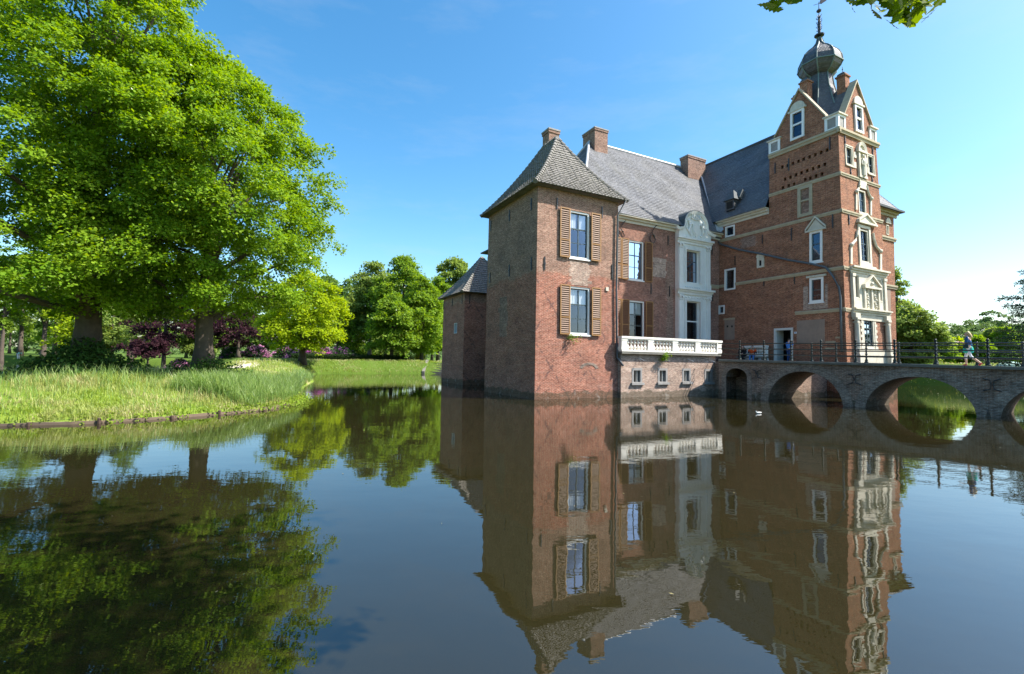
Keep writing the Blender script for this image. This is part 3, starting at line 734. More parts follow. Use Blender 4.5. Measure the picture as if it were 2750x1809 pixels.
# niche, door, patches, sign
a, z = FWL.at(2043.5, 702); b = MB(); fbox(b, FWL, a - .3, a - .11, z - .5, z + .35, 0, .1); fbox(b, FWL, a + .11, a + .3, z - .5, z + .35, 0, .1); fbox(b, FWL, a - .11, a + .11, z + .1, z + .35, 0, .1); fbox(b, FWL, a - .11, a + .11, z - .5, z - .35, 0, .1)
fprism(b, FWL, [(a - .36, z + .35), (a + .36, z + .35)] + [(a + .33 * math.cos(R(20 * k)), z + .37 + .32 * math.sin(R(20 * k))) for k in range(10)], 0, .14); nb = b.build('wall_niche', M['white_stone'], castle)
b = MB(); fbox(b, FWL, a - .11, a + .11, z - .35, z + .1, .0, .01); b.build('niche_opening', M['dark'], nb)
fr = frame_mb(FWL, *door, .15, -.05, .05, .17, 0); dr = fr.build('doorway', M['grey_paint'], castle)
b = MB(); i0, i1 = door[0] + .15, door[1] - .15
fbox(b, FWL, i1 - .04, i1, 2.5, door[3] - .17, -.85, -.05); b.build('open_door_leaf', M['grey_paint'], dr)
b = MB()
for q in ((i0, i1),): b.quad(FWL.pt(i0, 2.5, -1.4), FWL.pt(i1, 2.5, -1.4), FWL.pt(i1, door[3], -1.4), FWL.pt(i0, door[3], -1.4)); fbox(b, FWL, i0 - .3, i0 - .01, 2.5, door[3], -1.4, -.2); fbox(b, FWL, i1 + .01, i1 + .3, 2.5, door[3], -1.4, -.2); fbox(b, FWL, i0, i1, door[3] - .16, door[3] + .2, -1.4, -.2)
b.build('dim_hall', M['dark'], dr)
b = MB(); a, z = FWL.at(2136.3, 893); fbox(b, FWL, a - .09, a + .09, z - .07, z + .07, 0, .02); sg = b.build('door_sign', M['white_paint'], castle)
M['blue'] = plain('blue enamel', (.05, .12, .45, 1), .4)
b = MB(); fbox(b, FWL, a - .05, a - .02, z - .04, z + .04, .02, .024); fbox(b, FWL, a + .02, a + .05, z - .04, z + .04, .02, .024); fbox(b, FWL, a - .02, a + .02, z - .012, z + .012, .02, .024); b.build('sign_lettering', M['blue'], sg)
for (xl, yt, yb, xr) in ((2140, 861, 921, 2215), (1945.5, 858, 912, 1973)):
    q = rect(FWL, xl, yt, yb, xr); b = MB(); fbox(b, FWL, *q, -.02, .012); pt_ = b.build('plaster_patch', M['plaster'], castle)
b = MB()
for x in (1954, 1966): a, z = FWL.at(x, 876); fbox(b, FWL, a - .07, a + .07, z - .08, z + .08, .012, .02)
b.build('vent_hole', M['dark'], pt_)
b = MB(); q = rect(FWL, 1944, 855, 859.5, 1974); fbox(b, FWL, *q, 0, .06); b.build('stone_lintel', M['band'], castle)
q = rect(FWL, 2157, 770, 832, 2223); b = MB()
for (o0, o1, p0, p1) in ((q[0], brown_win[0] - .1, q[2], q[3]), (brown_win[1] + .1, q[1], q[2], q[3]), (brown_win[0] - .1, brown_win[1] + .1, q[2], brown_win[2] - .1)): fbox(b, FWL, o0, o1, p0, p1, -.02, .008)
b.build('pale_brick_repair', M['brick_terrace'], castle)
for x0, x1, y in ((2217, 2244, 916), (2244, 2256, 904), (2217, 2241, 933)): 
    q = rect(FWL, x0, y, y + 4, x1); b = MB(); fbox(b, FWL, *q, 0, .03); b.build('stone_block', M['band'], castle)
# string courses round the wing and tower
def band(face, a0, a1, z, h=.26, d=.12, name='string_course', m='band', e0=0, e1=0):
    b = MB(); prof = ((-h, .0), (-h, d * .55), (-h * .55, d * .7), (-h * .45, d), (0, d), (.04, 0))
    b.loft([[face.pt(a0 + e0 * z, z + p, q - .005) for p, q in prof], [face.pt(a1 - e1 * z, z + p, q - .005) for p, q in prof]])
    return b.build(name, M[m], castle)
cv = lambda z: -5.25 + .031 * z
q2 = FWL.at(1977, 760)[0]; q5 = FWL.at(2136, 838)[0]
for k, aend, d in (('b1', VB, .2), ('b2', VB, .10), ('b3', VM, .10), ('b4', mid_left[0] - .0, .10), ('b5', q5, .09)):
    z = bz[k]; band(FWL, cv(z) - d, aend, z, .23 if k != 'b1' else .36, d)
    if k != 'b4' and k != 'b5' or True: band(F2N, tu0 + BW * z - d, UR - BW * z + d, z, .23 if k != 'b1' else .36, d + .002)
band(FWL, mid_left[1], VM, bz['b4'], .23, .10)
band(FMN, FMN.at(1899, 760)[0], UW + .1, FMN.at(1915, 765)[1], .3, .1)
bandz = FWN.at(2400, 640)[1]; band(FWN, UR - .6, 31.1, bandz, .3, .14)
bandz2 = FWN.at(2395, 766)[1]; band(FWN, UR - .6, 31.1, bandz2, .3, .14)
b = MB(); fbox(b, FWN, UR - .1, 30.2, 2.0, bandz2 - .3, -.02, .012); b.build('plaster_patch', M['plaster'], castle)
cornice(FWL, VB + .02, VM + .1, ZW + .28, 'white_stone'); cornice(FWN, UR - .5, 31.3, ZW + .28, 'band')
# wing roof: hipped towards the bridge
ez = ZW + .26; RZ2 = 22.6; UC = 26.1
e0, e1 = (UW - .15, -4.15, ez), (31.35, -4.15, ez); e2, e3 = (31.35, 22.0, ez), (UW - .15, 22.0, ez)
r0, r1 = (UC, 1.2, RZ2), (UC, 22.0, RZ2)
def cut(p, q, v): 
    s = (v - p[1]) / (q[1] - p[1]); return tuple(p[i] + (q[i] - p[i]) * s for i in range(3))
mb = MB()
tiled(mb, (e0[0], VB - .02, ez), e3, (UC, 1.2, RZ2), r1, 44, 1, 0, .018, .05); tiled(mb, e1, e2, r0, r1, 40, 1, 0, .018, .05); tiled(mb, (UR - .4, -4.15, ez), e1, (UC + .3, 1.2, RZ2), r0, 40, 1, 0, .018, .05)
mb.quad((UR - .4, -4.15, ez), e1, e2, (UR - .4, 22, ez)); mb.quad((e0[0], VB, ez), (UR - .4, VB, ez), (UR - .4, 22, ez), e3)
mb.poly([e3, e2, r1])
roofw = mb.build('wing_roof', M['slate_dark'], castle)
capline(r0, r1, .1, 0, 3, False).build('lead_ridge', M['lead_dark'], roofw)
b = MB(); b.box(UR - .3, 31.45, -4.3, -4.12, ez - .12, ez + .02); b.box(31.33, 31.5, -4.3, 22, ez - .12, ez + .02); b.build('gutter', M['lead_dark'], roofw)
# dormer and vent on the wing roof
def roof_pt(x, y):
    r = ray(x, y); r = np.array([r @ EU, r @ EV, r[2]]); e_ = to_local(EYE); p0 = np.array([UW - .15, 0, ez]); t1 = np.array([0, 1, 0]); t2 = np.array([UC - UW + .15, 0, RZ2 - ez]); n_ = np.cross(t1, t2)
    return e_ + r * (((p0 - e_) @ n_) / (r @ n_))
p = roof_pt(1550 + 1795 / 4.327, 320 + 1045 / 4.327); b = MB(); w_ = .42
b.box(p[0] - .25, p[0] + 1.2, p[1] - w_, p[1] + w_, p[2] - .1, p[2] + .75); dm = b.build('roof_dormer', M['slate_dome'], roofw)
b = MB(); b.quad((p[0] - .26, p[1] - .3, p[2] + .02), (p[0] - .26, p[1] + .3, p[2] + .02), (p[0] - .26, p[1] + .3, p[2] + .62), (p[0] - .26, p[1] - .3, p[2] + .62)); b.build('dormer_opening', M['dark'], roofw)
b = MB(); tip = (p[0] + .25, p[1], p[2] + 1.75); q = [(p[0] - .42, p[1] - w_ - .15, p[2] + .75), (p[0] - .42, p[1] + w_ + .15, p[2] + .75), (p[0] + 1.3, p[1] + w_ + .15, p[2] + .75), (p[0] + 1.3, p[1] - w_ - .15, p[2] + .75)]
for k in range(4): b.poly([q[k], q[(k + 1) % 4], tip])
b.poly(q); b.build('dormer_roof', M['lead_dark'], roofw)
p = roof_pt(1550 + 1890 / 4.327, 320 + 925 / 4.327); b = MB(); b.loft([[(p[0] - .1, p[1] - .28, p[2] - .15), (p[0] - .1, p[1] + .28, p[2] - .15), (p[0] + .3, p[1] + .28, p[2] + .55), (p[0] + .3, p[1] - .28, p[2] + .55)], [(p[0] - .35, p[1] - .24, p[2] + .05), (p[0] - .35, p[1] + .24, p[2] + .05), (p[0] + .1, p[1] + .2, p[2] + .85), (p[0] + .1, p[1] - .2, p[2] + .85)]])
b.build('skylight_hatch', M['lead_dark'], roofw)

# ---- near facade dressings of the gate tower
f = F2N; WS = 'white_stone'
def win2(r, **k):
    k.setdefault('fw', .1); return make_window(F2N, r, recess=.08, frame=WS, **k)
for r_ in (nA, nB):
    win2(r_, cols=2, rows=2, top=.5); b = MB()
    frame_mb(f, r_[0] - .07, r_[1] + .07, r_[2] - .07, r_[3] + .08, .08, -.02, .05).build('window_surround', M[WS], castle)
win2(nC, cols=2, rows=3, top=.4); win2(nD, cols=2, rows=4, top=.42); win2(nE, cols=1, rows=2, top=.45, fw=.06); win2(nF, cols=1, rows=2, top=.45, fw=.06); win2(nG, cols=2, rows=4, top=.38, fw=.16)
def fpx(x, y): return f.at(x, y)
# statue niche
a0, z1 = fpx(2301, 408); a1 = fpx(2320, 416)[0]; z0 = fpx(2303, 470)[1]; ac = (a0 + a1) / 2
b = MB(); fbox(b, f, a0, a0 + .18, z0, z1, -.02, .14); fbox(b, f, a1 - .18, a1, z0, z1, -.02, .14); fbox(b, f, a0 - .12, a1 + .12, z1, z1 + .16, -.02, .2); fbox(b, f, a0 - .05, a1 + .05, z0 - .15, z0, -.02, .16)
b.loft([[f.pt(ac + r_ * math.cos(t), z1 + .16 + r_ * 1.15 * math.sin(t), d) for (r_, d) in (((a1 - a0) / 2 + .1, 0), ((a1 - a0) / 2 + .1, .2), ((a1 - a0) / 2 - .12, .14), ((a1 - a0) / 2 - .12, 0))] for t in [R(18 * k) for k in range(11)]])
fbox(b, f, a0 + .18, a1 - .18, z0, z1, -.02, .03)
fprism(b, f, [(ac + ((a1 - a0) / 2 - .12) * math.cos(R(18 * k)), z1 + .16 + ((a1 - a0) / 2 - .12) * 1.15 * math.sin(R(18 * k))) for k in range(11)], -.02, .06)
nch = b.build('statue_niche', M[WS], castle)
b = MB(); b.tube([f.pt(ac, z0, .12), f.pt(ac, z0 + .5, .14), f.pt(ac, z0 + 1.05, .14), f.pt(ac, z0 + 1.3, .13)], [.17, .15, .17, .08], 8); b.ball(f.pt(ac, z0 + 1.48, .14), .12, 8, 6); b.tube([f.pt(ac - .15, z0 + 1.1, .15), f.pt(ac - .2, z0 + .8, .2), f.pt(ac - .02, z0 + .7, .26)], .05, 6)
b.build('figure_relief', M[WS], nch)
for x, y in ((2295, 416), (2327, 432), (2295, 443), (2330, 457)):
    a, z = fpx(x, y); b = MB(); fbox(b, f, a - .14, a + .14, z - .22, z + .22, 0, .05); b.build('stone_block', M[WS], castle)
def volute(pts, r=.085):
    b = MB(); P = [f.pt(*fpx(x, y), .07) for x, y in pts]; b.tube(P, r, 8); b.ball(P[-1], r * 1.6, 10, 6); b.build('volute', M[WS], castle)
F1p = lambda x, y: (2240 + x / 4.894, 360 + y / 4.894); F2p = lambda x, y: (2240 + x / 4.606, 640 + y / 4.606)
volute([F1p(*q) for q in ((325, 630), (318, 680), (305, 720), (280, 755))]); volute([F1p(*q) for q in ((415, 680), (425, 740), (445, 800), (475, 850))])
volute([F1p(*q) for q in ((292, 1270), (285, 1330), (265, 1400), (215, 1455))], .095); volute([F1p(*q) for q in ((495, 1300), (510, 1390), (540, 1480), (595, 1540))], .095)
def pbox(pts, d0, d1, name):
    b = MB(); fprism(b, f, [fpx(*q) for q in pts], d0, d1); return b.build(name, M[WS], castle)
pbox([F1p(*q) for q in ((322, 600), (412, 635), (412, 735), (322, 705))], 0, .09, 'carved_panel')
for x0, y0, y1 in ((283, 790, 1000), (474, 870, 1075)): pbox([F1p(*q) for q in ((x0 - 9, y0), (x0 + 9, y0 + 8), (x0 + 9, y1), (x0 - 9, y1 - 8))], 0, .08, 'pilaster_strip')
# pediment and frame round the big window
b = MB(); P = [fpx(*F1p(*q)) for q in ((295, 1140), (520, 1205), (400, 1070))]; fprism(b, f, P, 0, .1)
for i in (0, 1):
    p, q = P[i], P[2]; b.loft([[f.pt(p[0], p[1], 0), f.pt(p[0], p[1], .2), f.pt(p[0], p[1] + .14, .2), f.pt(p[0], p[1] + .14, 0)], [f.pt(q[0], q[1], 0), f.pt(q[0], q[1], .2), f.pt(q[0], q[1] + .14, .2), f.pt(q[0], q[1] + .14, 0)]])
fbox(b, f, P[0][0] - .08, P[1][0] + .08, P[0][1] - .14, P[0][1], 0, .24); b.build('window_pediment', M[WS], castle)
frame_mb(f, nD[0] - .24, nD[1] + .24, nD[2] - .24, nD[3] + .30, .22, -.02, .08).build('window_surround', M[WS], castle)
b = MB(); fbox(b, f, nD[0] - .5, nD[1] + .5, nD[2] - .42, nD[2] - .27, 0, .2); b.build('window_ledge', M[WS], castle)
for x0, y0, y1 in ((203, 100, 320), (568, 190, 395)): pbox([F2p(*q) for q in ((x0 - 11, y0), (x0 + 11, y0 + 8), (x0 + 11, y1), (x0 - 11, y1 - 8))], 0, .08, 'pilaster_strip')
# middle storey, white dressed stone
a0 = fpx(*F2p(205, 600))[0]; a1 = fpx(*F2p(622, 600))[0]; z4 = bz['b4']; z5 = bz['b5']
b = MB(); opn = [q for q in (nE, nF)]
sub2 = Face((0, -5.25 - .06), (1, 0), (0, -1), .031)
wall(b, sub2, a0, a1, z5 + .04, z4 - .3, [q + (.1,) for q in opn])
for s in (a0, a1): b.quad(f.pt(s, z5 + .04, 0), f.pt(s, z5 + .04, .06), f.pt(s, z4 - .3, .06), f.pt(s, z4 - .3, 0))
ms = b.build('dressed_stone_bay', M[WS], castle)
b = MB()
for x in (a0 + .02, a1 - .3): b = MB(); fbox(b, f, x, x + .28, z5 + .1, z4 - .42, .05, .16); fbox(b, f, x - .05, x + .33, z4 - .62, z4 - .42, .05, .2); b.build('pilaster', M[WS], ms)
cornice(f, a0 - .12, a1 + .2, z4 + .1, WS, ((.0, .15, .12), (.15, .3, .22), (.3, .42, .36)), 'bay_cornice', -.42)
cornice(f, a0 - .12, a1 + .25, z5 + .06, WS, ((.0, .15, .12), (.15, .28, .22), (.28, .38, .34)), 'bay_cornice', -.38)
P0 = fpx(*F2p(335, 590)); P1 = fpx(*F2p(535, 630)); PT = fpx(*F2p(435, 485)); zp0 = fpx(*F2p(355, 860))[1]
b = MB(); zt = P0[1]; mid = (P0[0] + P1[0]) / 2
fprism(b, f, [(P0[0], zt), (P1[0], zt), (mid, PT[1])], .05, .16)
for p in ((P0[0] - .05, zt), (P1[0] + .05, zt)):
    q = (mid, PT[1] + .05); b.loft([[f.pt(p[0], p[1], .06), f.pt(p[0], p[1], .3), f.pt(p[0], p[1] + .12, .3), f.pt(p[0], p[1] + .12, .06)], [f.pt(q[0], q[1], .06), f.pt(q[0], q[1], .3), f.pt(q[0], q[1] + .12, .3), f.pt(q[0], q[1] + .12, .06)]])
fbox(b, f, P0[0] - .05, P1[0] + .05, zt - .14, zt, .05, .3)
for x in (P0[0] + .05, mid - .09, P1[0] - .23): fbox(b, f, x, x + .18, zp0, zt - .14, .05, .18)
b.build('heraldic_panel', M[WS], ms)
b = MB()
for k in range(2):
    x = (P0[0] + mid) / 2 + .02 if k == 0 else (P1[0] + mid) / 2 - .02
    for j in range(9): b.ball(f.pt(x + .1 * math.sin(j * 2.1 + k), zp0 + .15 + j * .16, .08), .1 + .03 * math.sin(j * 3), 7, 5)
b.ball(f.pt(mid, zt + .22, .17), .15, 8, 6)
b.build('heraldic_relief', M[WS], ms)
# ground storey columns, quoins and plinth
zc0 = 3.0; zc1 = z5 - .75
for x in (fpx(*F2p(255, 1150))[0], fpx(*F2p(636, 1190))[0]):
    b = MB()
    b.tube([f.pt(x, zc0 + .35, .16), f.pt(x, zc0 + 1.4, .16), f.pt(x, zc1, .16)], [.17, .165, .14], 14)
    fbox(b, f, x - .24, x + .24, zc0, zc0 + .35, 0, .36); fbox(b, f, x - .22, x + .22, zc1, zc1 + .14, 0, .34); fbox(b, f, x - .18, x + .18, zc1 - .22, zc1 - .14, 0, .3)
    fbox(b, f, x - .3, x + .3, zc1 + .14, z5 - .3, 0, .28); fbox(b, f, x - .26, x + .26, 2.3, zc0, 0, .4)
    b.build('column', M[WS], castle)
b = MB(); q = 0
for k in range(11):
    z0 = 3.2 + k * (zc1 - 3.2) / 11; z1 = z0 + (zc1 - 3.2) / 11 - .01
    ln = .34 if k % 2 else .2
    fbox(b, f, nG[0] - ln, nG[0], z0, z1, -.02, .05); fbox(b, f, nG[1], nG[1] + ln, z0, z1, -.02, .05)
b.build('quoin', M[WS], castle)
b = MB(); fbox(b, f, nG[0] - .1, nG[1] + .1, nG[3] + .02, z5 - .36, 0, .1); fbox(b, f, a0, a1, z5 - .72, z5 - .36, 0, .06); b.build('window_head', M[WS], castle)
b = MB(); fbox(b, f, a0 - .02, a1 - .2, 2.0, nG[2] - .1, 0, .07); b.build('plinth', M[WS], castle)
for px, y0, y1 in ((2267.5, 364, 398), (2341.5, 388, 420), (2283, 450, 478), (2341, 474, 494), (2278, 572, 602)): anchor(F2N, px, y0, y1)
for px, y0, y1 in ((2229, 367, 402), (2118.5, 425, 458), (2082, 437, 465), (2236.5, 575, 612), (2047.8, 630, 654), (2126, 612, 646), (1974.5, 687, 712), (2052, 752, 768), (2134, 742, 762)): anchor(FWL, px, y0, y1)

# ---- gables, corner turrets and onion dome
GP = lambda x, y: (2080 + x / 6.2635, 170 + y / 6.2635)
lf, la_, lr = FWL.at(*GP(830, 865)), FWL.at(*GP(370, 490)), FWL.at(*GP(0, 1210))
gh = la_[1]                                   # apex height
nf, na, nr = F2N.at(*GP(1195, 810)), F2N.at(*GP(1390, 330)), F2N.at(*GP(1650, 1050))
cu = (tu0 + BW * Z1 + UR - BW * Z1) / 2; cvv = (cv(Z1) + VB) / 2
zg = (lf[1] + nf[1]) / 2 - .15; GZ = (gh + na[1]) / 2
hw_l = (VB - cv(Z1)) / 2 - .72; hw_n = (UR - tu0 - 2 * BW * Z1) / 2 - .72
gwn = rn(2294, 280, 351, 2314.7)
def gable(face, ac, hw, win, part):
    z0 = Z1 + .02
    b = MB(); th = .36
    pts = [(ac - hw - .02, z0), (ac + hw + .02, z0), (ac + hw, zg), (ac, GZ), (ac - hw, zg)]
    if win is None: fprism(b, face, pts, -th, -.02)
    else:
        # front cut for the window
        w0, w1, q0, q1 = win
        def hz(a): return zg + (GZ - zg) * max(0, 1 - abs(a - ac) / hw)
        xs = sorted({ac - hw, ac, ac + hw, w0, w1} | {ac - hw + 2 * hw * k / 16 for k in range(17)})
        for i in range(len(xs) - 1):
            x0, x1 = xs[i], xs[i + 1]; xm = (x0 + x1) / 2
            if w0 < xm < w1:
                b.quad(face.pt(x0, z0, -.02), face.pt(x1, z0, -.02), face.pt(x1, q0, -.02), face.pt(x0, q0, -.02)); b.quad(face.pt(x0, q1, -.02), face.pt(x1, q1, -.02), face.pt(x1, hz(x1), -.02), face.pt(x0, hz(x0), -.02))
            else: b.quad(face.pt(x0, z0, -.02), face.pt(x1, z0, -.02), face.pt(x1, hz(x1), -.02), face.pt(x0, hz(x0), -.02))
        for p, q in (((ac - hw, z0), (ac - hw, zg)), ((ac + hw, z0), (ac + hw, zg))): b.quad(face.pt(*p, -.02), face.pt(*q, -.02), face.pt(*q, -th), face.pt(*p, -th))
        q = [(w0, q0), (w1, q0), (w1, q1), (w0, q1)]
        for k in range(4): b.quad(face.pt(*q[k], -.02), face.pt(*q[(k + 1) % 4], -.02), face.pt(*q[(k + 1) % 4], -th), face.pt(*q[k], -th))
        b.quad(*[face.pt(a, z, -1.2) for a, z in q])
    g_ = b.build('gable', M['brick_wing'], castle)
    b = MB()   # raking coping
    for s in (-1, 1):
        p, q = (ac + s * (hw + .12), zg - .12), (ac, GZ + .06)
        b.loft([[face.pt(p[0], p[1], .1), face.pt(p[0], p[1], -.42), face.pt(p[0], p[1] + .15, -.42), face.pt(p[0], p[1] + .15, .1)], [face.pt(q[0], q[1], .1), face.pt(q[0], q[1], -.42), face.pt(q[0], q[1] + .17, -.42), face.pt(q[0], q[1] + .17, .1)]])
    b.build('gable_coping', M['band'], g_)
    b = MB()   # little roof behind
    p0, p1, t0 = face.pt(ac - hw - .05, zg - .05, -.4), face.pt(ac + hw + .05, zg - .05, -.4), face.pt(ac, GZ + .02, -.4); t1 = face.pt(ac, GZ + .02, -2.2); p2 = face.pt(ac - hw, zg - .05, -2.2); p3 = face.pt(ac + hw, zg - .05, -2.2)
    b.quad(p0, t0, t1, p2); b.quad(p1, t0, t1, p3); b.build('gable_roof', M['slate_dark'], g_)
    b = MB(); fbox(b, face, ac - .30, ac + .30, GZ - .6, GZ + .82, -1.15, -.55); fbox(b, face, ac - .37, ac + .37, GZ + .82, GZ + .93, -1.22, -.48); ck = b.build('chimney', M['brick_wing'], g_)
    b = MB(); b.loft([[face.pt(ac + x * w, GZ + z, -.85 + y * w) for x, y in ((-1, -1), (1, -1), (1, 1), (-1, 1))] for w, z in ((.3, .93), (.25, 1.12), (.08, 1.26))])
    b.tube([face.pt(ac, GZ + 1.2, -.85), face.pt(ac, GZ + 1.7, -.85)], .02, 5); b.ball(face.pt(ac, GZ + 1.5, -.85), .05, 6, 5); b.build('chimney_hood', M['lead_dark'], g_)
    return g_
gable(FWL, (la_[0] * .5 + cvv * .5), hw_l, gw, 0); gable(F2N, (na[0] * .5 + cu * .5), hw_n, gwn, 1)
gable(Face((UR, 0), (0, 1), (1, 0), BW), cvv, hw_l, None, 2); gable(Face((0, VB), (1, 0), (0, 1), 0), cu, hw_n, None, 3)
for face, r_ in ((FWL, gw), (F2N, gwn)):
    make_window(face, r_, .16, cols=2, rows=2, top=.42, recess=.0, sill=False, sash=None, frame='white_paint')
    b = MB(); zt = r_[3] - (r_[3] - r_[2]) * .47; fbox(b, face, r_[0] + .16, r_[1] - .16, zt - .07, zt + .07, -.1, .05); b.build('transom', M['white_paint'], castle)
    ac = (r_[0] + r_[1]) / 2; hw = (r_[1] - r_[0]) / 2 + .06
    b = MB(); fprism(b, face, [(ac + hw * math.cos(R(18 * k)), r_[3] + .12 + hw * 1.0 * math.sin(R(18 * k))) for k in range(11)], -.03, .1); fbox(b, face, ac - hw - .1, ac + hw + .1, r_[3] + .0, r_[3] + .12, -.03, .16); b.build('arched_hood', M['white_stone'], castle)
# corner turrets: low white boxes between the gable feet
u0, u1 = tu0 + BW * Z1, UR - BW * Z1; v0, v1 = cv(Z1), VB
for (x0, x1, y0, y1) in ((u0, u0 + .85, v0, v0 + .85), (u1 - .85, u1, v0, v0 + .85), (u0, u0 + .85, v1 - .85, v1), (u1 - .85, u1, v1 - .85, v1)):
    b = MB(); b.box(x0, x1, y0, y1, Z1 + .03, Z1 + 1.0); t_ = b.build('corner_turret', M['grey_stone'], castle)
    b = MB()
    for (xa, xb, ya, yb) in ((x0 - .04, x0 + .14, y0 - .04, y0 + .14), (x1 - .14, x1 + .04, y0 - .04, y0 + .14), (x0 - .04, x0 + .14, y1 - .14, y1 + .04), (x1 - .14, x1 + .04, y1 - .14, y1 + .04)): b.box(xa, xb, ya, yb, Z1 + .03, Z1 + .96)
    b.box(x0 - .05, x1 + .05, y0 - .05, y1 + .05, Z1 + .86, Z1 + 1.02); b.box(x0 - .02, x1 + .02, y0 - .02, y1 + .02, Z1 + .03, Z1 + .16); b.build('turret_frame', M['white_paint'], t_)
    b = MB(); b.box(x0 - .14, x1 + .14, y0 - .14, y1 + .14, Z1 + 1.02, Z1 + 1.12); b.build('turret_eave', M['white_stone'], t_)
# lead-ribbed octagonal skirt roof
D0 = (cu, cvv, 0)
def survey_z(x, y):
    r = ray(x, y); r = np.array([r @ EU, r @ EV, r[2]]); e_ = to_local(EYE)
    # height where the sight line passes the tower axis depth
    k = ((cu - e_[0]) * r[0] + (cvv - e_[1]) * r[1]) / (r[0] ** 2 + r[1] ** 2); return (e_ + r * k)[2]
zneck = survey_z(2187, 212); zrim = survey_z(2192, 182); ztop = survey_z(2186, 106); ztip = survey_z(2184, 4)
rot = R(22.5)
def ribs(prof, name, parent, r=.05, n=8):
    b = MB()
    for j in range(n):
        t = rot + 2 * math.pi * j / n; b.tube([(cu + (q + .01) * math.cos(t), cvv + (q + .01) * math.sin(t), z) for q, z in prof], r, 6)
    return b.build(name, M['copper'], parent)
zb0 = Z1 + 1.08
prof = [(2.05, zb0), (1.85, zb0 + (zneck - zb0) * .12), (1.55, zb0 + (zneck - zb0) * .3), (1.18, zb0 + (zneck - zb0) * .55), (.9, zb0 + (zneck - zb0) * .8), (.76, zneck + .15)]
b = MB(); b.lathe(D0, prof, 8, rot); sk = b.build('skirt_roof', M['slate_dome'], castle); ribs(prof, 'lead_rib', sk)
h = ztop - zrim
prof = [(.74, zneck), (1.1, zneck + (zrim - zneck) * .25), (1.36, zneck + (zrim - zneck) * .62), (1.48, zrim - .05), (1.5, zrim), (1.48, zrim + .05), (1.42, zrim + h * .2), (1.22, zrim + h * .38), (.9, zrim + h * .53), (.52, zrim + h * .66), (.27, zrim + h * .8), (.13, ztop)]
b = MB(); b.lathe(D0, prof, 8, rot); om = b.build('onion_dome', M['slate_dome'], castle); ribs(prof, 'lead_rib', om)
b = MB(); b.lathe(D0, [(1.48, zrim - .06), (1.56, zrim - .05), (1.56, zrim + .03), (1.48, zrim + .05)], 8, rot); b.build('dome_rim', M['copper'], om)
hh = ztip - ztop
b = MB(); b.lathe(D0, [(.1, ztop - .1), (.1, ztop + .1), (.34, ztop + .16), (.36, ztop + .24), (.1, ztop + .36), (.11, ztop + hh * .3), (.07, ztop + hh * .55), (.03, ztop + hh * .62), (.03, ztop + hh * .66), (.16, ztop + hh * .69), (.18, ztop + hh * .72), (.03, ztop + hh * .77), (.02, ztop + hh * .95)], 10)
for k in range(6):
    z = ztop + hh * (.2 + .07 * k)
    for j in range(4):
        t = j * math.pi / 2 + k * .6; c1, s1 = math.cos(t), math.sin(t)
        b.tube([(cu + .06 * c1, cvv + .06 * s1, z), (cu + .19 * c1, cvv + .19 * s1, z + .04), (cu + .2 * c1, cvv + .2 * s1, z + .13)], [.03, .025, .015], 5)
fin = b.build('spire_finial', M['iron'], om)
b = MB(); zv = ztop + hh * .9
b.tube([(cu - .35, cvv + .2, zv - .12), (cu, cvv, zv), (cu + .2, cvv - .12, zv + .0)], .018, 5)
b.loft([[(cu + .05 + x * .86, cvv - .03 - x * .5 + w * .02, zv + z) for x, z in ((0, .05), (.2, .02), (.45, .18), (.62, .36), (.7, .33), (.72, .5), (.5, .46), (.25, .3), (.1, .38))] for w in (-1, 1)])
b.build('weather_vane', M['iron'], om)
b = MB(); t = R(-22.5 - 22.5); dx, dy = .9, -.1
px_, py_ = cu + 1.5 * .72, cvv - 1.5 * .7
b.box(cu + .72, cu + 1.25, cvv - .9, cvv - .38, zrim + .05, zrim + .75); dq = [(cu + .64, cvv - .98, zrim + .75), (cu + 1.33, cvv - .98, zrim + .75), (cu + 1.33, cvv - .3, zrim + .75), (cu + .64, cvv - .3, zrim + .75)]
for k in range(4): b.poly([dq[k], dq[(k + 1) % 4], (cu + .98, cvv - .64, zrim + 1.12)])
b.poly(dq)
b.build('dome_dormer', M['slate_dome'], om)

for face, (xl, yt, yb, xr), m_ in ((F1N, (1531, 701, 764, 1584), 'brick_terrace'), (FMN, (1753, 690, 742, 1789), 'brick_terrace'), (FMN, (1790, 700, 905, 1809), 'brick_chimney'), (F1L, (1390, 600, 690, 1432), 'brick_chimney'), (F1L, (1340, 800, 905, 1362), 'brick_chimney'), (FWL, (1990, 640, 668, 2030), 'brick_chimney')):
    q = rect(face, xl, yt, yb, xr); b = MB(); n_ = 9; rr_ = np.random.default_rng(int(xl)); zz_ = np.linspace(q[2], q[3], n_)
    lft = [(q[0] + rr_.uniform(-.14, .14), z) for z in zz_]; rgt = [(q[1] + rr_.uniform(-.14, .14), z) for z in zz_]
    for k in range(n_ - 1): b.quad(face.pt(*lft[k], .006), face.pt(rgt[k][0], rgt[k][1], .006), face.pt(rgt[k][0], zz_[k + 1], .006), face.pt(lft[k][0], zz_[k + 1], .006))
    b.build('brick_repair', M[m_], castle)
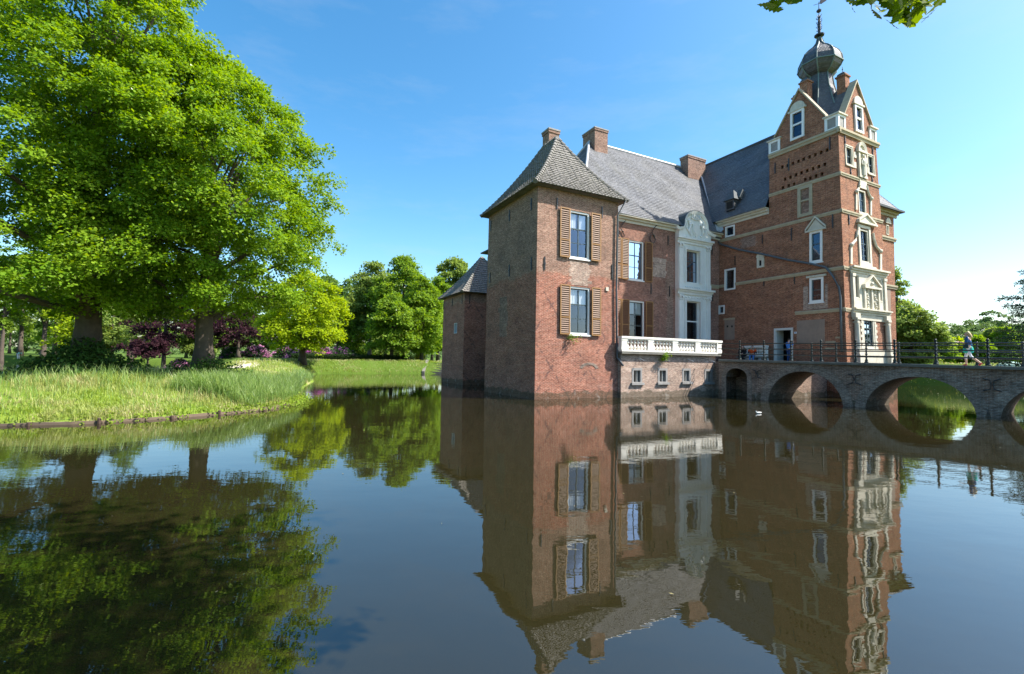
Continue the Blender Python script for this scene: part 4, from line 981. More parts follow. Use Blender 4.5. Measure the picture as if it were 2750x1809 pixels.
# ---- drainpipes
def pipe(pts, r, name='drainpipe', m='pipe', hopper=None):
    b = MB(); b.tube(pts, r, 8)
    o = b.build(name, M[m], castle, smooth=True); return o
pts = [F1N.pt(*F1N.at(1668, 543), .45), F1N.pt(*F1N.at(1655.5, 580), .12), F1N.pt(*F1N.at(1652, 780), .12), F1N.pt(*F1N.at(1653.5, 960), .12), F1N.pt(*F1N.at(1657, 966), .2), F1N.pt(*F1N.at(1662, 982), .42)]
pipe(pts, .065)
pp = [(1932, 650), (1941, 657), (1989, 671), (2052, 683), (2123, 699), (2179, 708), (2221, 718), (2240, 741), (2256, 772), (2261, 800), (2262, 860), (2264, 945)]
pipe([FWL.pt(*FWL.at(x, y), .16) for x, y in pp], .075, m='pipe')
a, z = FWL.at(1928, 634); b = MB(); p = FWL.pt(a, z, .35); b.loft([[(p[0] - s, p[1] - s, p[2] + zz), (p[0] + s, p[1] - s, p[2] + zz), (p[0] + s, p[1] + s, p[2] + zz), (p[0] - s, p[1] + s, p[2] + zz)] for s, zz in ((.12, -.55), (.3, -.25), (.22, .1), (.1, .5))]); b.build('rain_hopper', M['pipe'], castle)

# ---- terrace in front of the main block
TZ = 2.72; tx0, tx1 = 5.95, 14.35
tw = [rect(FTN, 1701.4, 993.6, 1026, 1720), rect(FTN, 1770.7, 993.8, 1025, 1788.3), rect(FTN, 1836, 994.4, 1024, 1851.2), rect(FTN, 1895.5, 996, 1025, 1904.4)]
tw[3] = (tw[3][0], tw[3][0] + tw[2][1] - tw[2][0], tw[3][2], tw[3][3])
mb = MB(); wall(mb, FTN, tx0, tx1, -1, TZ, [q + (.3,) for q in tw]); wall(mb, Face((tx0, 0), (0, 1), (-1, 0)), -.28, VM, -1, TZ); wall(mb, Face((tx1, 0), (0, 1), (1, 0)), -.28, VM, -1, TZ)
mb.build('terrace_wall', M['brick_terrace'], castle)
b = MB(); b.box(tx0 - .12, tx1 + .3, -.52, VM - .01, TZ, TZ + .14); b.build('terrace_slab', M['coping'], castle)
for k, q in enumerate(tw):
    fr = frame_mb(FTN, q[0] - .13, q[1] + .13, q[2] - .02, q[3] + .14, .14, -.2, .02, .15, .03); wn = fr.build('cellar_window', M['grey_stone'], castle)
    b = MB(); fbox(b, FTN, q[0] - .22, q[1] + .22, q[2] - .17, q[2] - .02, -.1, .13); b.build('sill', M['grey_stone'], wn)
    b = MB(); b.quad(*[FTN.pt(a, z, -.29) for a, z in ((q[0], q[2]), (q[1], q[2]), (q[1], q[3]), (q[0], q[3]))]); b.build('dark_pane', M['dark'], wn)
    b = MB(); fbox(b, FTN, q[1] - .2, q[1] - .16, q[2], q[3], -.28, -.1); b.build('casement', M['grey_paint'], wn)
    a = (q[0] + q[1]) / 2; b = MB(); b.tube([FTN.pt(a + .1, q[3] + .75, 0), FTN.pt(a + .1, q[3] + .62, .5)], .022, 6); b.build('iron_bracket', M['lead'], castle)
balus = empty('stone_balustrade', (0, 0, 0)); balus.parent = castle
bz0 = TZ + .14; bzt = 3.80
b = MB(); FB = Face((0, -.38), (1, 0), (0, -1)); fbox(b, FB, tx0 - .15, tx1 + .33, bz0 + .0, bz0 + .1, -.16, .16); b.box(tx1 + .0, tx1 + .3, -.21, 3.2, bz0, bz0 + .1); b.build('base_rail', M['balustrade'], balus)
b = MB(); fbox(b, FB, tx0 - .2, tx1 + .38, bzt - .14, bzt, -.2, .2); fbox(b, FB, tx0 - .16, tx1 + .34, bzt - .2, bzt - .14, -.15, .15); b.box(tx1 - .05, tx1 + .38, -.17, 3.2, bzt - .14, bzt); b.build('top_rail', M['balustrade'], balus)
posts = [FB.at(x, 930)[0] for x in (1672.5, 1743.5, 1809, 1869.5, 1927)]
for x in posts:
    b = MB(); w_ = .24
    fbox(b, FB, x - w_, x + w_, bz0 + .1, bz0 + .28, -.17, .17); fbox(b, FB, x - w_ + .03, x + w_ - .03, bz0 + .28, bzt - .28, -.15, .15); fbox(b, FB, x - w_, x + w_, bzt - .28, bzt - .2, -.17, .17); b.build('pedestal', M['balustrade'], balus)
for i in range(4):
    for k in range(6):
        x = posts[i] + .24 + (posts[i + 1] - posts[i] - .48) * (k + .5) / 6; h = bzt - bz0 - .3
        p = FB.pt(x, bz0 + .1, 0); b = MB()
        b.lathe(p, [(.1, 0), (.1, .05), (.07, .07), (.115, .2 * h), (.105, .3 * h), (.05, .5 * h), (.05, .56 * h), (.1, .68 * h), (.1, .8 * h), (.05, .86 * h), (.09, .93 * h), (.1, h)], 10); b.build('baluster', M['balustrade'], balus, smooth=False)

# forecourt at the head of the bridge
BA = np.array([14.02, 31.52]); BT = np.array([.6128, -.7902]); BN = np.array([-.7902, -.6128])
FBR = Face(BA, BT, BN, world=True)
def loc2(p): 
    q = to_local(np.array([p[0], p[1], 0])); return q[:2]
DZ = 2.42
k0 = loc2(BA - BN * 1.9); k1 = loc2(BA + BT * 2.75 - BN * 1.9)
poly = [(tx1 - .1, k0[1]), tuple(k0), tuple(k1), (UW - .02, k1[1] - .1), (UW - .02, VM), (tx1 - .1, VM)]
mb = MB(); mb.loft([[(x, y, -1) for x, y in poly], [(x, y, DZ - .05) for x, y in poly]])
fc = mb.build('forecourt', M['brick_bridge'], castle)
mb = MB(); mb.poly([(x, y, DZ - .045) for x, y in poly]); mb.build('paving', M['paving'], fc)

# ------------------------------------------------------------------ bridge
bridge = empty('brick_bridge', (0, 0, 0)); tag(bridge, 'weathered brick arched bridge over the moat with dark stone coping', 'bridge')
LB = 19.0; BWID = 4.2
ztop_b = lambda a: 2.50 - .014 * a
def arch_px(xl, yl, xr, yr, xa, ya):
    a0 = FBR.at(xl, yl)[0]; a1 = FBR.at(xr, yr)[0]; za = FBR.at(xa, ya)[1]; return a0, a1, za
A0 = arch_px(1949.8, 1050, 2006.7, 1050, 1976, 988.4); A1 = arch_px(2062, 1071, 2266, 1089, 2154, 997); A2 = arch_px(2322, 1090, 2625.7, 1118, 2460.7, 1011.6)
w_ = A2[1] - A2[0]; s4 = FBR.at(2685, 1112)[0]; A3 = (s4, s4 + w_, A2[2] - .05)
archs = [A0, A1, A2, A3]
def intr(a):
    for k, (p, q, z) in enumerate(archs):
        if p < a < q:
            c = (p + q) / 2; r = (q - p) / 2; x = abs((a - c) / r)
            if k == 0:
                zs = z - r * .85; return zs + (z - zs) * math.sqrt(max(0, 1 - x * x))
            return -.15 + (z + .15) * (max(0, 1 - x ** 2.15)) ** .55
    return -.9
br_a = sorted({-.2, LB} | {a for p, q, z in archs for a in np.linspace(p, q, 49)} | {p + .002 for p, q, z in archs} | {q - .002 for p, q, z in archs} | set(np.linspace(-.2, LB, 30)))
mb = MB(); mbf = MB(); vt_ = MB()
for i in range(len(br_a) - 1):
    a0, a1 = br_a[i], br_a[i + 1]; z0, z1 = intr(a0 + 1e-6), intr(a1 - 1e-6)
    if a0 in [q for _, q, _ in archs]: z0 = -.9
    for d, w_b in ((0, mb), (-BWID, mbf)): w_b.quad(FBR.pt(a0, z0, d), FBR.pt(a1, z1, d), FBR.pt(a1, ztop_b(a1) - .12, d), FBR.pt(a0, ztop_b(a0) - .12, d))
    vt_.quad(FBR.pt(a0, z0, 0), FBR.pt(a1, z1, 0), FBR.pt(a1, z1, -BWID), FBR.pt(a0, z0, -BWID))
mb.build('spandrel_wall', M['brick_bridge'], bridge); mbf.build('spandrel_wall', M['brick_bridge'], bridge); vt_.build('vault', M['brick_bridge'], bridge)
b = MB(); b.loft([[FBR.pt(a, ztop_b(a) - .1, -.05), FBR.pt(a, ztop_b(a) - .1, -BWID + .05), FBR.pt(a, ztop_b(a) - .04, -BWID + .05), FBR.pt(a, ztop_b(a) - .04, -.05)] for a in (-.2, 6, 12, LB)]); b.build('deck', M['paving'], bridge)
for d0, d1 in ((.16, -.34), (-BWID + .34, -BWID - .16)):
    for k in range(16):
        a0, a1 = -.15 + k * 1.2, -.15 + (k + 1) * 1.2 - .012
        j = rng.uniform(-.008, .008)
        b = MB(); b.loft([[FBR.pt(a, ztop_b(a) - .15, d0 - .02), FBR.pt(a, ztop_b(a) - .15, d1), FBR.pt(a, ztop_b(a) + j, d1), FBR.pt(a, ztop_b(a) + j, d0 - .02), FBR.pt(a, ztop_b(a) - .03 + j, d0)] for a in (a0, a1)])
        b.build('coping_stone', M['coping'], bridge)
for k, (p, q, z) in enumerate(archs):
    w_ = .28 if k == 0 else .46; c = (p + q) / 2
    pts = [(a, intr(a)) for a in np.linspace(p + .002, q - .002, 41)]
    if k == 0: pts = [(p, -.5)] + pts + [(q, -.5)]
    out = []
    for i, (a, zz) in enumerate(pts):
        t = np.array(pts[min(i + 1, len(pts) - 1)]) - np.array(pts[max(i - 1, 0)]); n_ = np.array([-t[1], t[0]]) / np.linalg.norm(t); out.append((a + n_[0] * w_, zz + n_[1] * w_))
    b = MB(); b.loft([[FBR.pt(*pts[i], -.05), FBR.pt(*pts[i], .025), FBR.pt(*out[i], .025), FBR.pt(*out[i], -.05)] for i in range(len(pts))]); b.build('arch_ring', M['brick_arch'], bridge)
for x, y in ((2033, 1004), (2295, 1018), (2665, 1033)):
    a, z = FBR.at(x, y); b = MB()
    for s in (-1, 1): b.tube([FBR.pt(a + s * .3, z + .28, .04), FBR.pt(a + s * .07, z + .2, .05), FBR.pt(a + s * .03, z, .05), FBR.pt(a + s * .07, z - .2, .05), FBR.pt(a + s * .3, z - .28, .04)], .022, 6)
    b.build('iron_cross_anchor', M['iron'], bridge)

def railing(name, d, xs, hgt, label, ymid):
    rl = empty(name, (0, 0, 0)); tag(rl, label, 'railing', 'iron railings of the bridge')
    aa = []
    f_ = Face(BA + BN * d, BT, BN, world=True)
    for x in xs:
        a = f_.at(x, ymid)[0]; aa.append(a); z = ztop_b(a); p = f_.pt(a, z, 0); b = MB(); h = hgt
        prof = [(.11, 0), (.11, .05), (.07, .07), (.085, .12)]
        for q in (.28, .43, .57, .72, .86):
            prof += [(.042, q * h - .07), (.042, q * h - .045), (.07, q * h - .02), (.07, q * h + .02), (.042, q * h + .045)]
        prof += [(.045, .93 * h), (.075, .95 * h), (.045, .97 * h), (.06, .985 * h), (.06, h), (.02, h + .03)]
        b.lathe(p, prof, 10); b.build('post', M['rail'], rl, smooth=True)
    lo, hi = min(aa) - .05, max(aa) + 3.2
    if d == -.12: lo = -.3
    for q in (.29, .57, .86):
        b = MB(); b.tube([f_.pt(a, ztop_b(a) + q * hgt, 0) for a in np.linspace(lo, hi, 8)], .03, 8); b.build('rail', M['rail'], rl)
    return rl
railing('iron_railing', -.12, (1987, 2051.5, 2124.5, 2205, 2297.8, 2402.7, 2512.6, 2653), 1.22, 'dark iron railing with ringed posts on the near edge of the bridge', 950)
railing('iron_railing', -BWID + .15, (2180, 2245.5, 2326.5, 2414, 2515, 2624, 2747), 1.22, 'dark iron railing with ringed posts on the far edge of the bridge', 950)

# ------------------------------------------------------------------ terrain and water
MOAT = [(-60, 4.5), (-20, 1.5), (0, 1.2), (12, 1.2), (24, 4), (24.8, 12), (25.8, 16), (33, 20), (42, 30), (48, 42), (50, 54), (46, 70), (30, 85), (8, 80), (-3, 71),
        (-11.75, 68.5), (-18, 66), (-25, 61), (-23, 52), (-17.9, 43), (-15.6, 36), (-13.2, 29.5), (-11.1, 25.3), (-10.05, 22.3), (-10.15, 19.2), (-11.8, 16.6), (-13.35, 14.97), (-15.3, 14.26), (-20, 12.8), (-40, 9.5), (-60, 8)]
CANAL = [(-190, 12), (-34, 17), (-28, 23), (-27.5, 35), (-32, 50), (-45, 75), (-62, 94), (-90, 99), (-190, 105)]
def sdf(P, poly):
    """signed distance, positive outside"""
    P = np.asarray(P, float); d = np.full(len(P), 1e9); ins = np.zeros(len(P), bool); n = len(poly)
    for i in range(n):
        a = np.array(poly[i], float); b = np.array(poly[(i + 1) % n], float); ab = b - a
        t = np.clip(((P - a) @ ab) / (ab @ ab), 0, 1); q = P - a - t[:, None] * ab
        d = np.minimum(d, np.hypot(q[:, 0], q[:, 1]))
        c = ((a[1] > P[:, 1]) != (b[1] > P[:, 1])) & (P[:, 0] < (b[0] - a[0]) * (P[:, 1] - a[1]) / (b[1] - a[1] + 1e-12) + a[0]); ins ^= c
    return np.where(ins, -d, d)
def wnoise(x, y, s, seed=0):
    r = np.random.default_rng(seed); o = np.zeros_like(x)
    for k in range(7):
        t = r.uniform(0, 6.28); f = s * r.uniform(.6, 1.9); o += np.sin((x * math.cos(t) + y * math.sin(t)) * f + r.uniform(0, 6.28))
    return o / 4
def ground_h(x, y):
    P = np.stack([x, y], 1); d = np.minimum(sdf(P, MOAT), sdf(P, CANAL))
    sm = lambda e0, e1, v: (lambda t: t * t * (3 - 2 * t))(np.clip((v - e0) / (e1 - e0), 0, 1))
    H = 1.12 + .60 * sm(36, 60, y); H = H + (1.05 - H) * sm(-50, -75, x); H = H + (2.65 - H) * sm(10, 22, x); H = np.where((y < 8) & (x > -8) & (x < 22), .75, H)
    W = 5.6 - 2.9 * sm(34, 55, y); W = np.where(x > 15, 3.0, W)
    t = np.clip(d / W, 0, 1); z = .10 + (H - .10) * (1 - (1 - t) ** 1.7)
    z = z + .05 * wnoise(x, y, 1.1, 3) * np.clip(d, 0, 1) + .25 * wnoise(x, y, .06, 5) * np.clip((np.hypot(x, y) - 90) / 60, 0, 1) + np.clip((np.hypot(x, y) - 130) / 500, 0, 1) * 3
    return np.where(d < 0, np.maximum(-1.6, -.12 + 1.1 * d), z), d
def gh(x, y):
    return float(ground_h(np.array([float(x)]), np.array([float(y)]))[0][0])
xs = np.unique(np.concatenate([np.arange(-900, -120, 60), np.arange(-120, -34, 3), np.arange(-34, -7, .25), np.arange(-7, 20, 1.5), np.arange(20, 60, 1.0), np.arange(60, 140, 5), np.arange(140, 901, 60)]))
ys = np.unique(np.concatenate([np.arange(-60, 0, 10), np.arange(0, 10, 1), np.arange(10, 32, .25), np.arange(32, 56, .8), np.arange(56, 74, .4), np.arange(74, 110, 1.5), np.arange(110, 200, 8), np.arange(200, 1401, 80)]))
X, Y = np.meshgrid(xs, ys); Z, D_ = ground_h(X.ravel(), Y.ravel())
nx, ny = len(xs), len(ys)
me = bpy.data.meshes.new('ground'); idx = np.arange(nx * ny).reshape(ny, nx)
qf = np.stack([idx[:-1, :-1], idx[:-1, 1:], idx[1:, 1:], idx[1:, :-1]], -1).reshape(-1, 4)
me.vertices.add(nx * ny); me.vertices.foreach_set('co', np.stack([X.ravel(), Y.ravel(), Z], 1).astype(np.float32).ravel())
me.loops.add(len(qf) * 4); me.loops.foreach_set('vertex_index', qf.astype(np.int32).ravel()); me.polygons.add(len(qf)); me.polygons.foreach_set('loop_start', np.arange(0, len(qf) * 4, 4, dtype=np.int32))
me.polygons.foreach_set('use_smooth', [True] * len(qf)); me.update(calc_edges=True)
def ground_mat():
    m, nt, b = mat('meadow and lawn'); g = N(nt); ob = g.obj()
    c = g.mix(g.ramp(g.noise(ob, .9, 6, .7), .35, .65), (.12, .20, .022, 1), (.19, .26, .04, 1))
    c = g.mix(g.math('MULTIPLY', g.ramp(g.noise(ob, .33, 5, .65), .5, .66), .75), c, (.34, .28, .15, 1))
    c = g.mix(g.math('MULTIPLY', g.ramp(g.noise(ob, 4, 5, .7), .5, .72), .5), c, (.07, .085, .03, 1))
    # mown lawns farther off are an even green
    s = g.n('ShaderNodeSeparateXYZ'); g.l(ob, s.inputs[0])
    far = g.ramp(g.math('DIVIDE', s.outputs[1], 100), .42, .58)
    c = g.mix(far, c, g.mix(g.noise(ob, .25, 5, .7), (.06, .115, .014, 1), (.10, .15, .026, 1)))
    g.l(c, b.inputs['Base Color']); b.inputs['Roughness'].default_value = 1; b.inputs['Specular IOR Level'].default_value = .1
    g.l(g.bump(g.noise(ob, 9, 5, .75), .8, .06), b.inputs['Normal']); return m
me.materials.append(ground_mat())
go = bpy.data.objects.new('ground', me); C.objects.link(go); tag(go, 'grassy park ground with banks sloping to the moat', 'ground', kind='structure')

def water_mat():
    m, nt, b = mat('moat water'); g = N(nt); ob = g.obj()
    k = g.noise(ob, .12, 4, .6)
    g.l(g.mix(k, (.0185, .0158, .0058, 1), (.0145, .0128, .005, 1)), b.inputs['Base Color'])
    b.inputs['Roughness'].default_value = .0; b.inputs['IOR'].default_value = 1.9; b.inputs['Specular IOR Level'].default_value = .5
    n1 = g.noise(g.mapv(ob, (1.0, 1.6, 1)), 1.15, 2, .5); n2 = g.noise(g.mapv(ob, (1, 2.2, 1)), 5.5, 2, .55)
    area = g.ramp(g.noise(ob, .07, 3, .5), .40, .62)
    h = g.math('ADD', n1, g.math('MULTIPLY', n2, g.math('ADD', g.math('MULTIPLY', area, .30), .05)))
    g.l(g.bump(h, 1.0, .0028), b.inputs['Normal']); return m
mb = MB(); mb.quad((-900, -60, 0), (900, -60, 0), (900, 160, 0), (-900, 160, 0))
wo = mb.build('water', water_mat(), uv=False); tag(wo, 'still brown moat water reflecting castle and trees', 'water', kind='structure')

# pale garden path on the lawn
pth = [(-22.5, 38.5), (-24.5, 44), (-28, 50), (-34, 55), (-44, 58)]
mb = MB(); L_ = []
for i in range(len(pth) - 1):
    for s in np.linspace(0, 1, 8, endpoint=False): L_.append(np.array(pth[i]) * (1 - s) + np.array(pth[i + 1]) * s)
rings = []
for i, p in enumerate(L_):
    t = L_[min(i + 1, len(L_) - 1)] - L_[max(i - 1, 0)]; n_ = np.array([-t[1], t[0]]) / np.linalg.norm(t)
    rings.append([(p[0] + n_[0] * w, p[1] + n_[1] * w, gh(p[0] + n_[0] * w, p[1] + n_[1] * w) + .03) for w in (-1, 0, 1)])
mb.loft(rings, closed=False); po = mb.build('path', stone_mat('gravel path', (.52, .46, .36, 1), (.42, .36, .28, 1), .95, 3, streak=False)); tag(po, 'pale gravel path across the lawn behind the reeds', 'path', kind='structure')

# ------------------------------------------------------------------ timber bank edging
ed = empty('timber_bank_edging', (-13.35, 14.97, 0)); tag(ed, 'low weathered plank edging with stakes along the left grassy bank', 'bank edging')
shore = [(-28, 11.5), (-20, 12.8), (-15.3, 14.26), (-13.35, 14.97), (-11.8, 16.6), (-10.15, 19.2), (-10.05, 22.3), (-10.9, 24.8)]
pts = []
for i in range(len(shore) - 1):
    a, b_ = np.array(shore[i]), np.array(shore[i + 1]); n = max(1, int(np.linalg.norm(b_ - a) / .3))
    for k in range(n): pts.append(a + (b_ - a) * k / n)
pts = [np.array(p) for p in pts]; off = np.array(ed.location[:2])
sp_ = np.array(pts); 
for it in range(3): sp_[1:-1] = (sp_[:-2] + sp_[1:-1] * 2 + sp_[2:]) / 4
i = 0
while i < len(sp_) - 5:
    n = 4 + int(rng.integers(0, 3)); seg = sp_[i:i + n + 1] if i + n < len(sp_) else sp_[i:]
    top = .085 + rng.uniform(-.035, .035); b = MB(); rings = []
    for p in seg:
        nrm = np.array([.45, -.89]); q = p - off
        rings.append([(q[0] + nrm[0] * w, q[1] + nrm[1] * w, z) for w, z in ((.0, -.3), (.05, -.3), (.05, top + rng.uniform(-.01, .01)), (.0, top))])
    b.loft(rings); b.build('plank', M['timber'], ed); i += n
    q = sp_[min(i, len(sp_) - 1)] - off; h = .12 + rng.uniform(-.05, .08); b = MB(); b.lathe((q[0] + .06, q[1] - .09, 0), [(.05, -.4), (.055, h - .02), (.04, h)], 7); b.build('stake', M['post_wood'], ed)

# ------------------------------------------------------------------ grass and reeds on the bank
GR = leaf_mat('bank grass', (.19, .29, .03, 1), (.30, .36, .07, 1), .4, (.48, .41, .23, 1), .5)
RE = leaf_mat('reed leaves', (.17, .29, .07, 1), (.29, .38, .13, 1), .5)
def blades(n, hmin, hmax, w, lean, accept, box, seed):
    r = np.random.default_rng(seed); x = r.uniform(box[0], box[1], n); y = r.uniform(box[2], box[3], n)
    z, d = ground_h(x, y); k = (d > .02) & accept(x, y, d, r); x, y, z = x[k], y[k], z[k]; n = len(x)
    h = r.uniform(hmin, hmax, n) * (.75 + .35 * wnoise(x, y, .9, 9)); h = np.maximum(h, hmin * .6); t = r.uniform(0, 6.28, n); l = r.uniform(.1, lean, n) * h
    bx, by = np.cos(t + 1.57) * w / 2, np.sin(t + 1.57) * w / 2
    p0 = np.stack([x - bx, y - by, z - .03], 1); p1 = np.stack([x + bx, y + by, z - .03], 1)
    m1 = np.stack([x + bx * .8 + np.cos(t) * l * .3, y + by * .8 + np.sin(t) * l * .3, z + h * .6], 1); m0 = m1 - np.stack([bx * 1.6, by * 1.6, bx * 0], 1)
    tp = np.stack([x + np.cos(t) * l, y + np.sin(t) * l, z + h], 1)
    q0 = np.stack([bx * .25, by * .25, bx * 0], 1); lo = np.stack([p0, p1, m1, m0], 1); hi = np.stack([m0, m1, tp + q0, tp - q0], 1)
    return np.stack([lo, hi], 1).reshape(-1, 3)
left = lambda x, y: (x < -9.5)
v1 = blades(170000, .12, .42, .02, .9, lambda x, y, d, r: (d < 9) & (x < -9) & (d * 0 + r.random(len(x)) < np.clip(.45 + .5 * wnoise(x, y, .7, 2), .12, 1)), (-32, -9, 11, 30), 1)
v2 = blades(36000, .1, .3, .03, .9, lambda x, y, d, r: (d < 1.6) & (x < -9), (-30, -9, 11, 28), 2)
v3 = blades(16000, .15, .4, .05, .7, lambda x, y, d, r: (d < 5) & (x < -9), (-32, -9, 28, 66), 4)
v4 = blades(14000, .12, .34, .05, .8, lambda x, y, d, r: (d < 4), (-26, -9, 56, 74), 14); v5 = blades(9000, .08, .2, .05, .9, lambda x, y, d, r: (d < 5), (40, 62, 44, 72), 15)
g_ = np_mesh('grass', np.concatenate([v1, v2, v3, v4, v5]), 4, GR); tag(g_, 'rough meadow grass covering the moat banks', 'grass', kind='stuff')
v1 = blades(26000, .35, .8, .024, .7, lambda x, y, d, r: (d < 7) & (d > .3) & (r.random(len(x)) < np.clip(.10 + .35 * wnoise(x, y, .55, 12), .03, 1)), (-31, -9.5, 12, 30), 5)
v2 = blades(24000, .3, 1.0, .022, .65, lambda x, y, d, r: (d < 3.8) & (d > .1) & (x > -13.8), (-14, -9.5, 19, 30), 6)
v3 = blades(9000, .4, 1.0, .035, .6, lambda x, y, d, r: (d < 1.2) & (d > .05) & (x < -9), (-20, -9.5, 30, 48), 8)
g_ = np_mesh('reeds', np.concatenate([v1, v2, v3]), 4, RE); tag(g_, 'tall green reeds growing through the bank grass', 'reeds', kind='stuff')
# leafy waterside plants at the planks
def leaf_quads(c, nrm, m, spread, L, droop, seed, thick=.25, wd=.42):
    """m leaves on each of the sprays centred at c"""
    r = np.random.default_rng(seed); k = len(c)
    up = np.array([0, 0, 1.]); ax = nrm * .75 + up * .55; ax /= np.linalg.norm(ax, axis=1)[:, None]
    t1 = np.cross(ax, np.array([.31, .62, .7])); t1 /= np.linalg.norm(t1, axis=1)[:, None]; t2 = np.cross(ax, t1)
    rad = np.sqrt(r.random((k, m))) * spread; th = r.uniform(0, 6.283, (k, m)); a = rad * np.cos(th); b = rad * np.sin(th); w = r.normal(0, thick * .35, (k, m)) - .35 * (rad ** 2) / spread
    p = c[:, None] + t1[:, None] * a[..., None] + t2[:, None] * b[..., None] + ax[:, None] * w[..., None]
    out = (p - c[:, None]); out /= np.linalg.norm(out, axis=2)[..., None] + 1e-6
    d = out * .7 + nrm[:, None] * .5 + r.normal(0, .45, (k, m, 3)); d[..., 2] -= droop; d /= np.linalg.norm(d, axis=2)[..., None]
    n_ = ax[:, None] * 1.0 + r.normal(0, .42, (k, m, 3)); s = np.cross(d, n_); s /= np.linalg.norm(s, axis=2)[..., None] + 1e-6
    l = (L * r.uniform(.5, 1.4, (k, m)))[..., None]
    return np.stack([p, p + d * l * .45 + s * l * wd, p + d * l, p + d * l * .45 - s * l * wd], 2).reshape(-1, 3)

SP = np.array([p for p in sp_ if p[0] < -9]); k = 1000; i_ = rng.integers(0, len(SP), k); c = np.stack([SP[i_, 0] + rng.normal(-.05, .22, k), SP[i_, 1] + np.abs(rng.normal(.12, .2, k)) - .08, rng.uniform(.06, .24, k)], 1); c = c[rng.random(k) < np.clip(.5 + .6 * wnoise(c[:, 0], c[:, 1], 1.3, 6), .1, 1)]
g_ = np_mesh('waterside_weeds', leaf_quads(c, np.tile([[.3, -.7, .6]], (len(c), 1)), 14, .16, .075, .2, 55, .2), 4, leaf_mat('waterside leaves', (.15, .26, .02, 1), (.26, .34, .05, 1), .4)); tag(g_, 'leafy weeds spilling over the plank edging', 'weeds', kind='stuff')

# ------------------------------------------------------------------ trees
BARK = stone_mat('bark', (.11, .085, .065, 1), (.055, .042, .034, 1), .95, 3, .5)
BARK2 = stone_mat('pale bark', (.24, .20, .16, 1), (.13, .105, .085, 1), .95, 3, .4)
LM = {
 'lime': leaf_mat('lime leaves', (.13, .25, .014, 1), (.25, .365, .026, 1), .46, (.095, .205, .012, 1), .45),
 'yellow': leaf_mat('yellow green maple leaves', (.23, .335, .010, 1), (.33, .42, .018, 1), .5),
 'green': leaf_mat('fresh green leaves', (.15, .265, .022, 1), (.23, .33, .04, 1), .45, (.11, .21, .025, 1), .2),
 'deep': leaf_mat('deep green leaves', (.10, .19, .035, 1), (.15, .24, .05, 1), .4),
 'olive': leaf_mat('olive green leaves', (.16, .245, .05, 1), (.23, .30, .07, 1), .45),
 'copper': leaf_mat('copper beech leaves', (.032, .012, .018, 1), (.055, .022, .028, 1), .3),
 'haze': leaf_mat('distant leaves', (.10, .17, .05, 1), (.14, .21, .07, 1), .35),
 'hedge': leaf_mat('hedge leaves with painted shade', (.014, .034, .007, 1), (.026, .05, .011, 1), .15),  # leaf colour darkened to stand for the shade lying on the far hedge
 'rhodo': leaf_mat('rhododendron leaves', (.03, .07, .02, 1), (.05, .10, .03, 1), .2),
 'pink': leaf_mat('pink blossom', (.46, .17, .33, 1), (.58, .30, .46, 1), .35),
 'magenta': leaf_mat('magenta blossom', (.46, .10, .36, 1), (.56, .2, .47, 1), .35),
 'purple': leaf_mat('purple blossom', (.15, .045, .15, 1), (.24, .10, .24, 1), .3),
 'gorse': leaf_mat('yellow blossom', (.45, .34, .03, 1), (.60, .46, .05, 1), .35),
 'conifer': leaf_mat('conifer needles', (.035, .085, .03, 1), (.065, .125, .045, 1), .25),
 'ivy': leaf_mat('dark undergrowth leaves', (.03, .075, .015, 1), (.06, .12, .025, 1), .25),
 'oak': leaf_mat('oak leaves', (.085, .15, .012, 1), (.13, .20, .02, 1), .45),
}
def crown_points(prof, n, seed, inner=.3, lump=.28):
    """spray centres over a lobed crown; prof = [(height, radius, shift x, shift y)]"""
    r = np.random.default_rng(seed); P = np.array(prof, float); zz = np.linspace(P[0, 0], P[-1, 0], 200); rr = np.interp(zz, P[:, 0], P[:, 1])
    w = rr + .4; w /= w.sum(); z = r.choice(zz, n, p=w) + r.normal(0, .15, n); th = r.uniform(0, 6.283, n)
    rad = np.interp(z, P[:, 0], P[:, 1]); sx = np.interp(z, P[:, 0], P[:, 2]); sy = np.interp(z, P[:, 0], P[:, 3])
    H = P[-1, 0] - P[0, 0]; f = np.zeros(n)
    for k in range(6): f += np.sin(th * r.integers(1, 6) + z / H * r.uniform(4, 22) + r.uniform(0, 6.28))
    f = 1 + lump * f / 3
    q = np.where(r.random(n) < inner, r.uniform(.25, .8, n), r.uniform(.84, 1.06, n)) * f
    c = np.stack([sx + rad * q * np.cos(th), sy + rad * q * np.sin(th), z], 1)
    dr = np.gradient(rr, zz); sl = np.interp(z, zz, -dr)
    nr = np.stack([np.cos(th), np.sin(th), np.clip(sl, -1.0, 2.5)], 1); nr /= np.linalg.norm(nr, axis=1)[:, None]
    return c, nr
def bough_points(c, nr, bs, br, seed, vt=.1):
    """spread sprays over flat drooping boughs centred at c"""
    r = np.random.default_rng(seed); k = len(c)
    a = r.uniform(0, 6.283, (k, bs)); d = np.sqrt(r.random((k, bs))) * br * r.uniform(.65, 1.25, (k, 1))
    h = nr.copy(); h[:, 2] = 0; h /= np.linalg.norm(h, axis=1)[:, None] + 1e-6; t = np.stack([-h[:, 1], h[:, 0], h[:, 2]], 1)
    x, y = d * np.cos(a), d * np.sin(a) * .85
    p = c[:, None] + h[:, None] * x[..., None] + t[:, None] * y[..., None]
    p[..., 2] += -.30 * x - .22 * d * d / br + r.normal(0, vt, (k, bs)) * br
    n = h[:, None] * (.35 + .5 * (x / br)[..., None]) + t[:, None] * (.35 * y / br)[..., None] + np.array([0, 0, .8]); n = n + nr[:, None] * .3; n /= np.linalg.norm(n, axis=2)[..., None]
    return p.reshape(-1, 3), n.reshape(-1, 3)
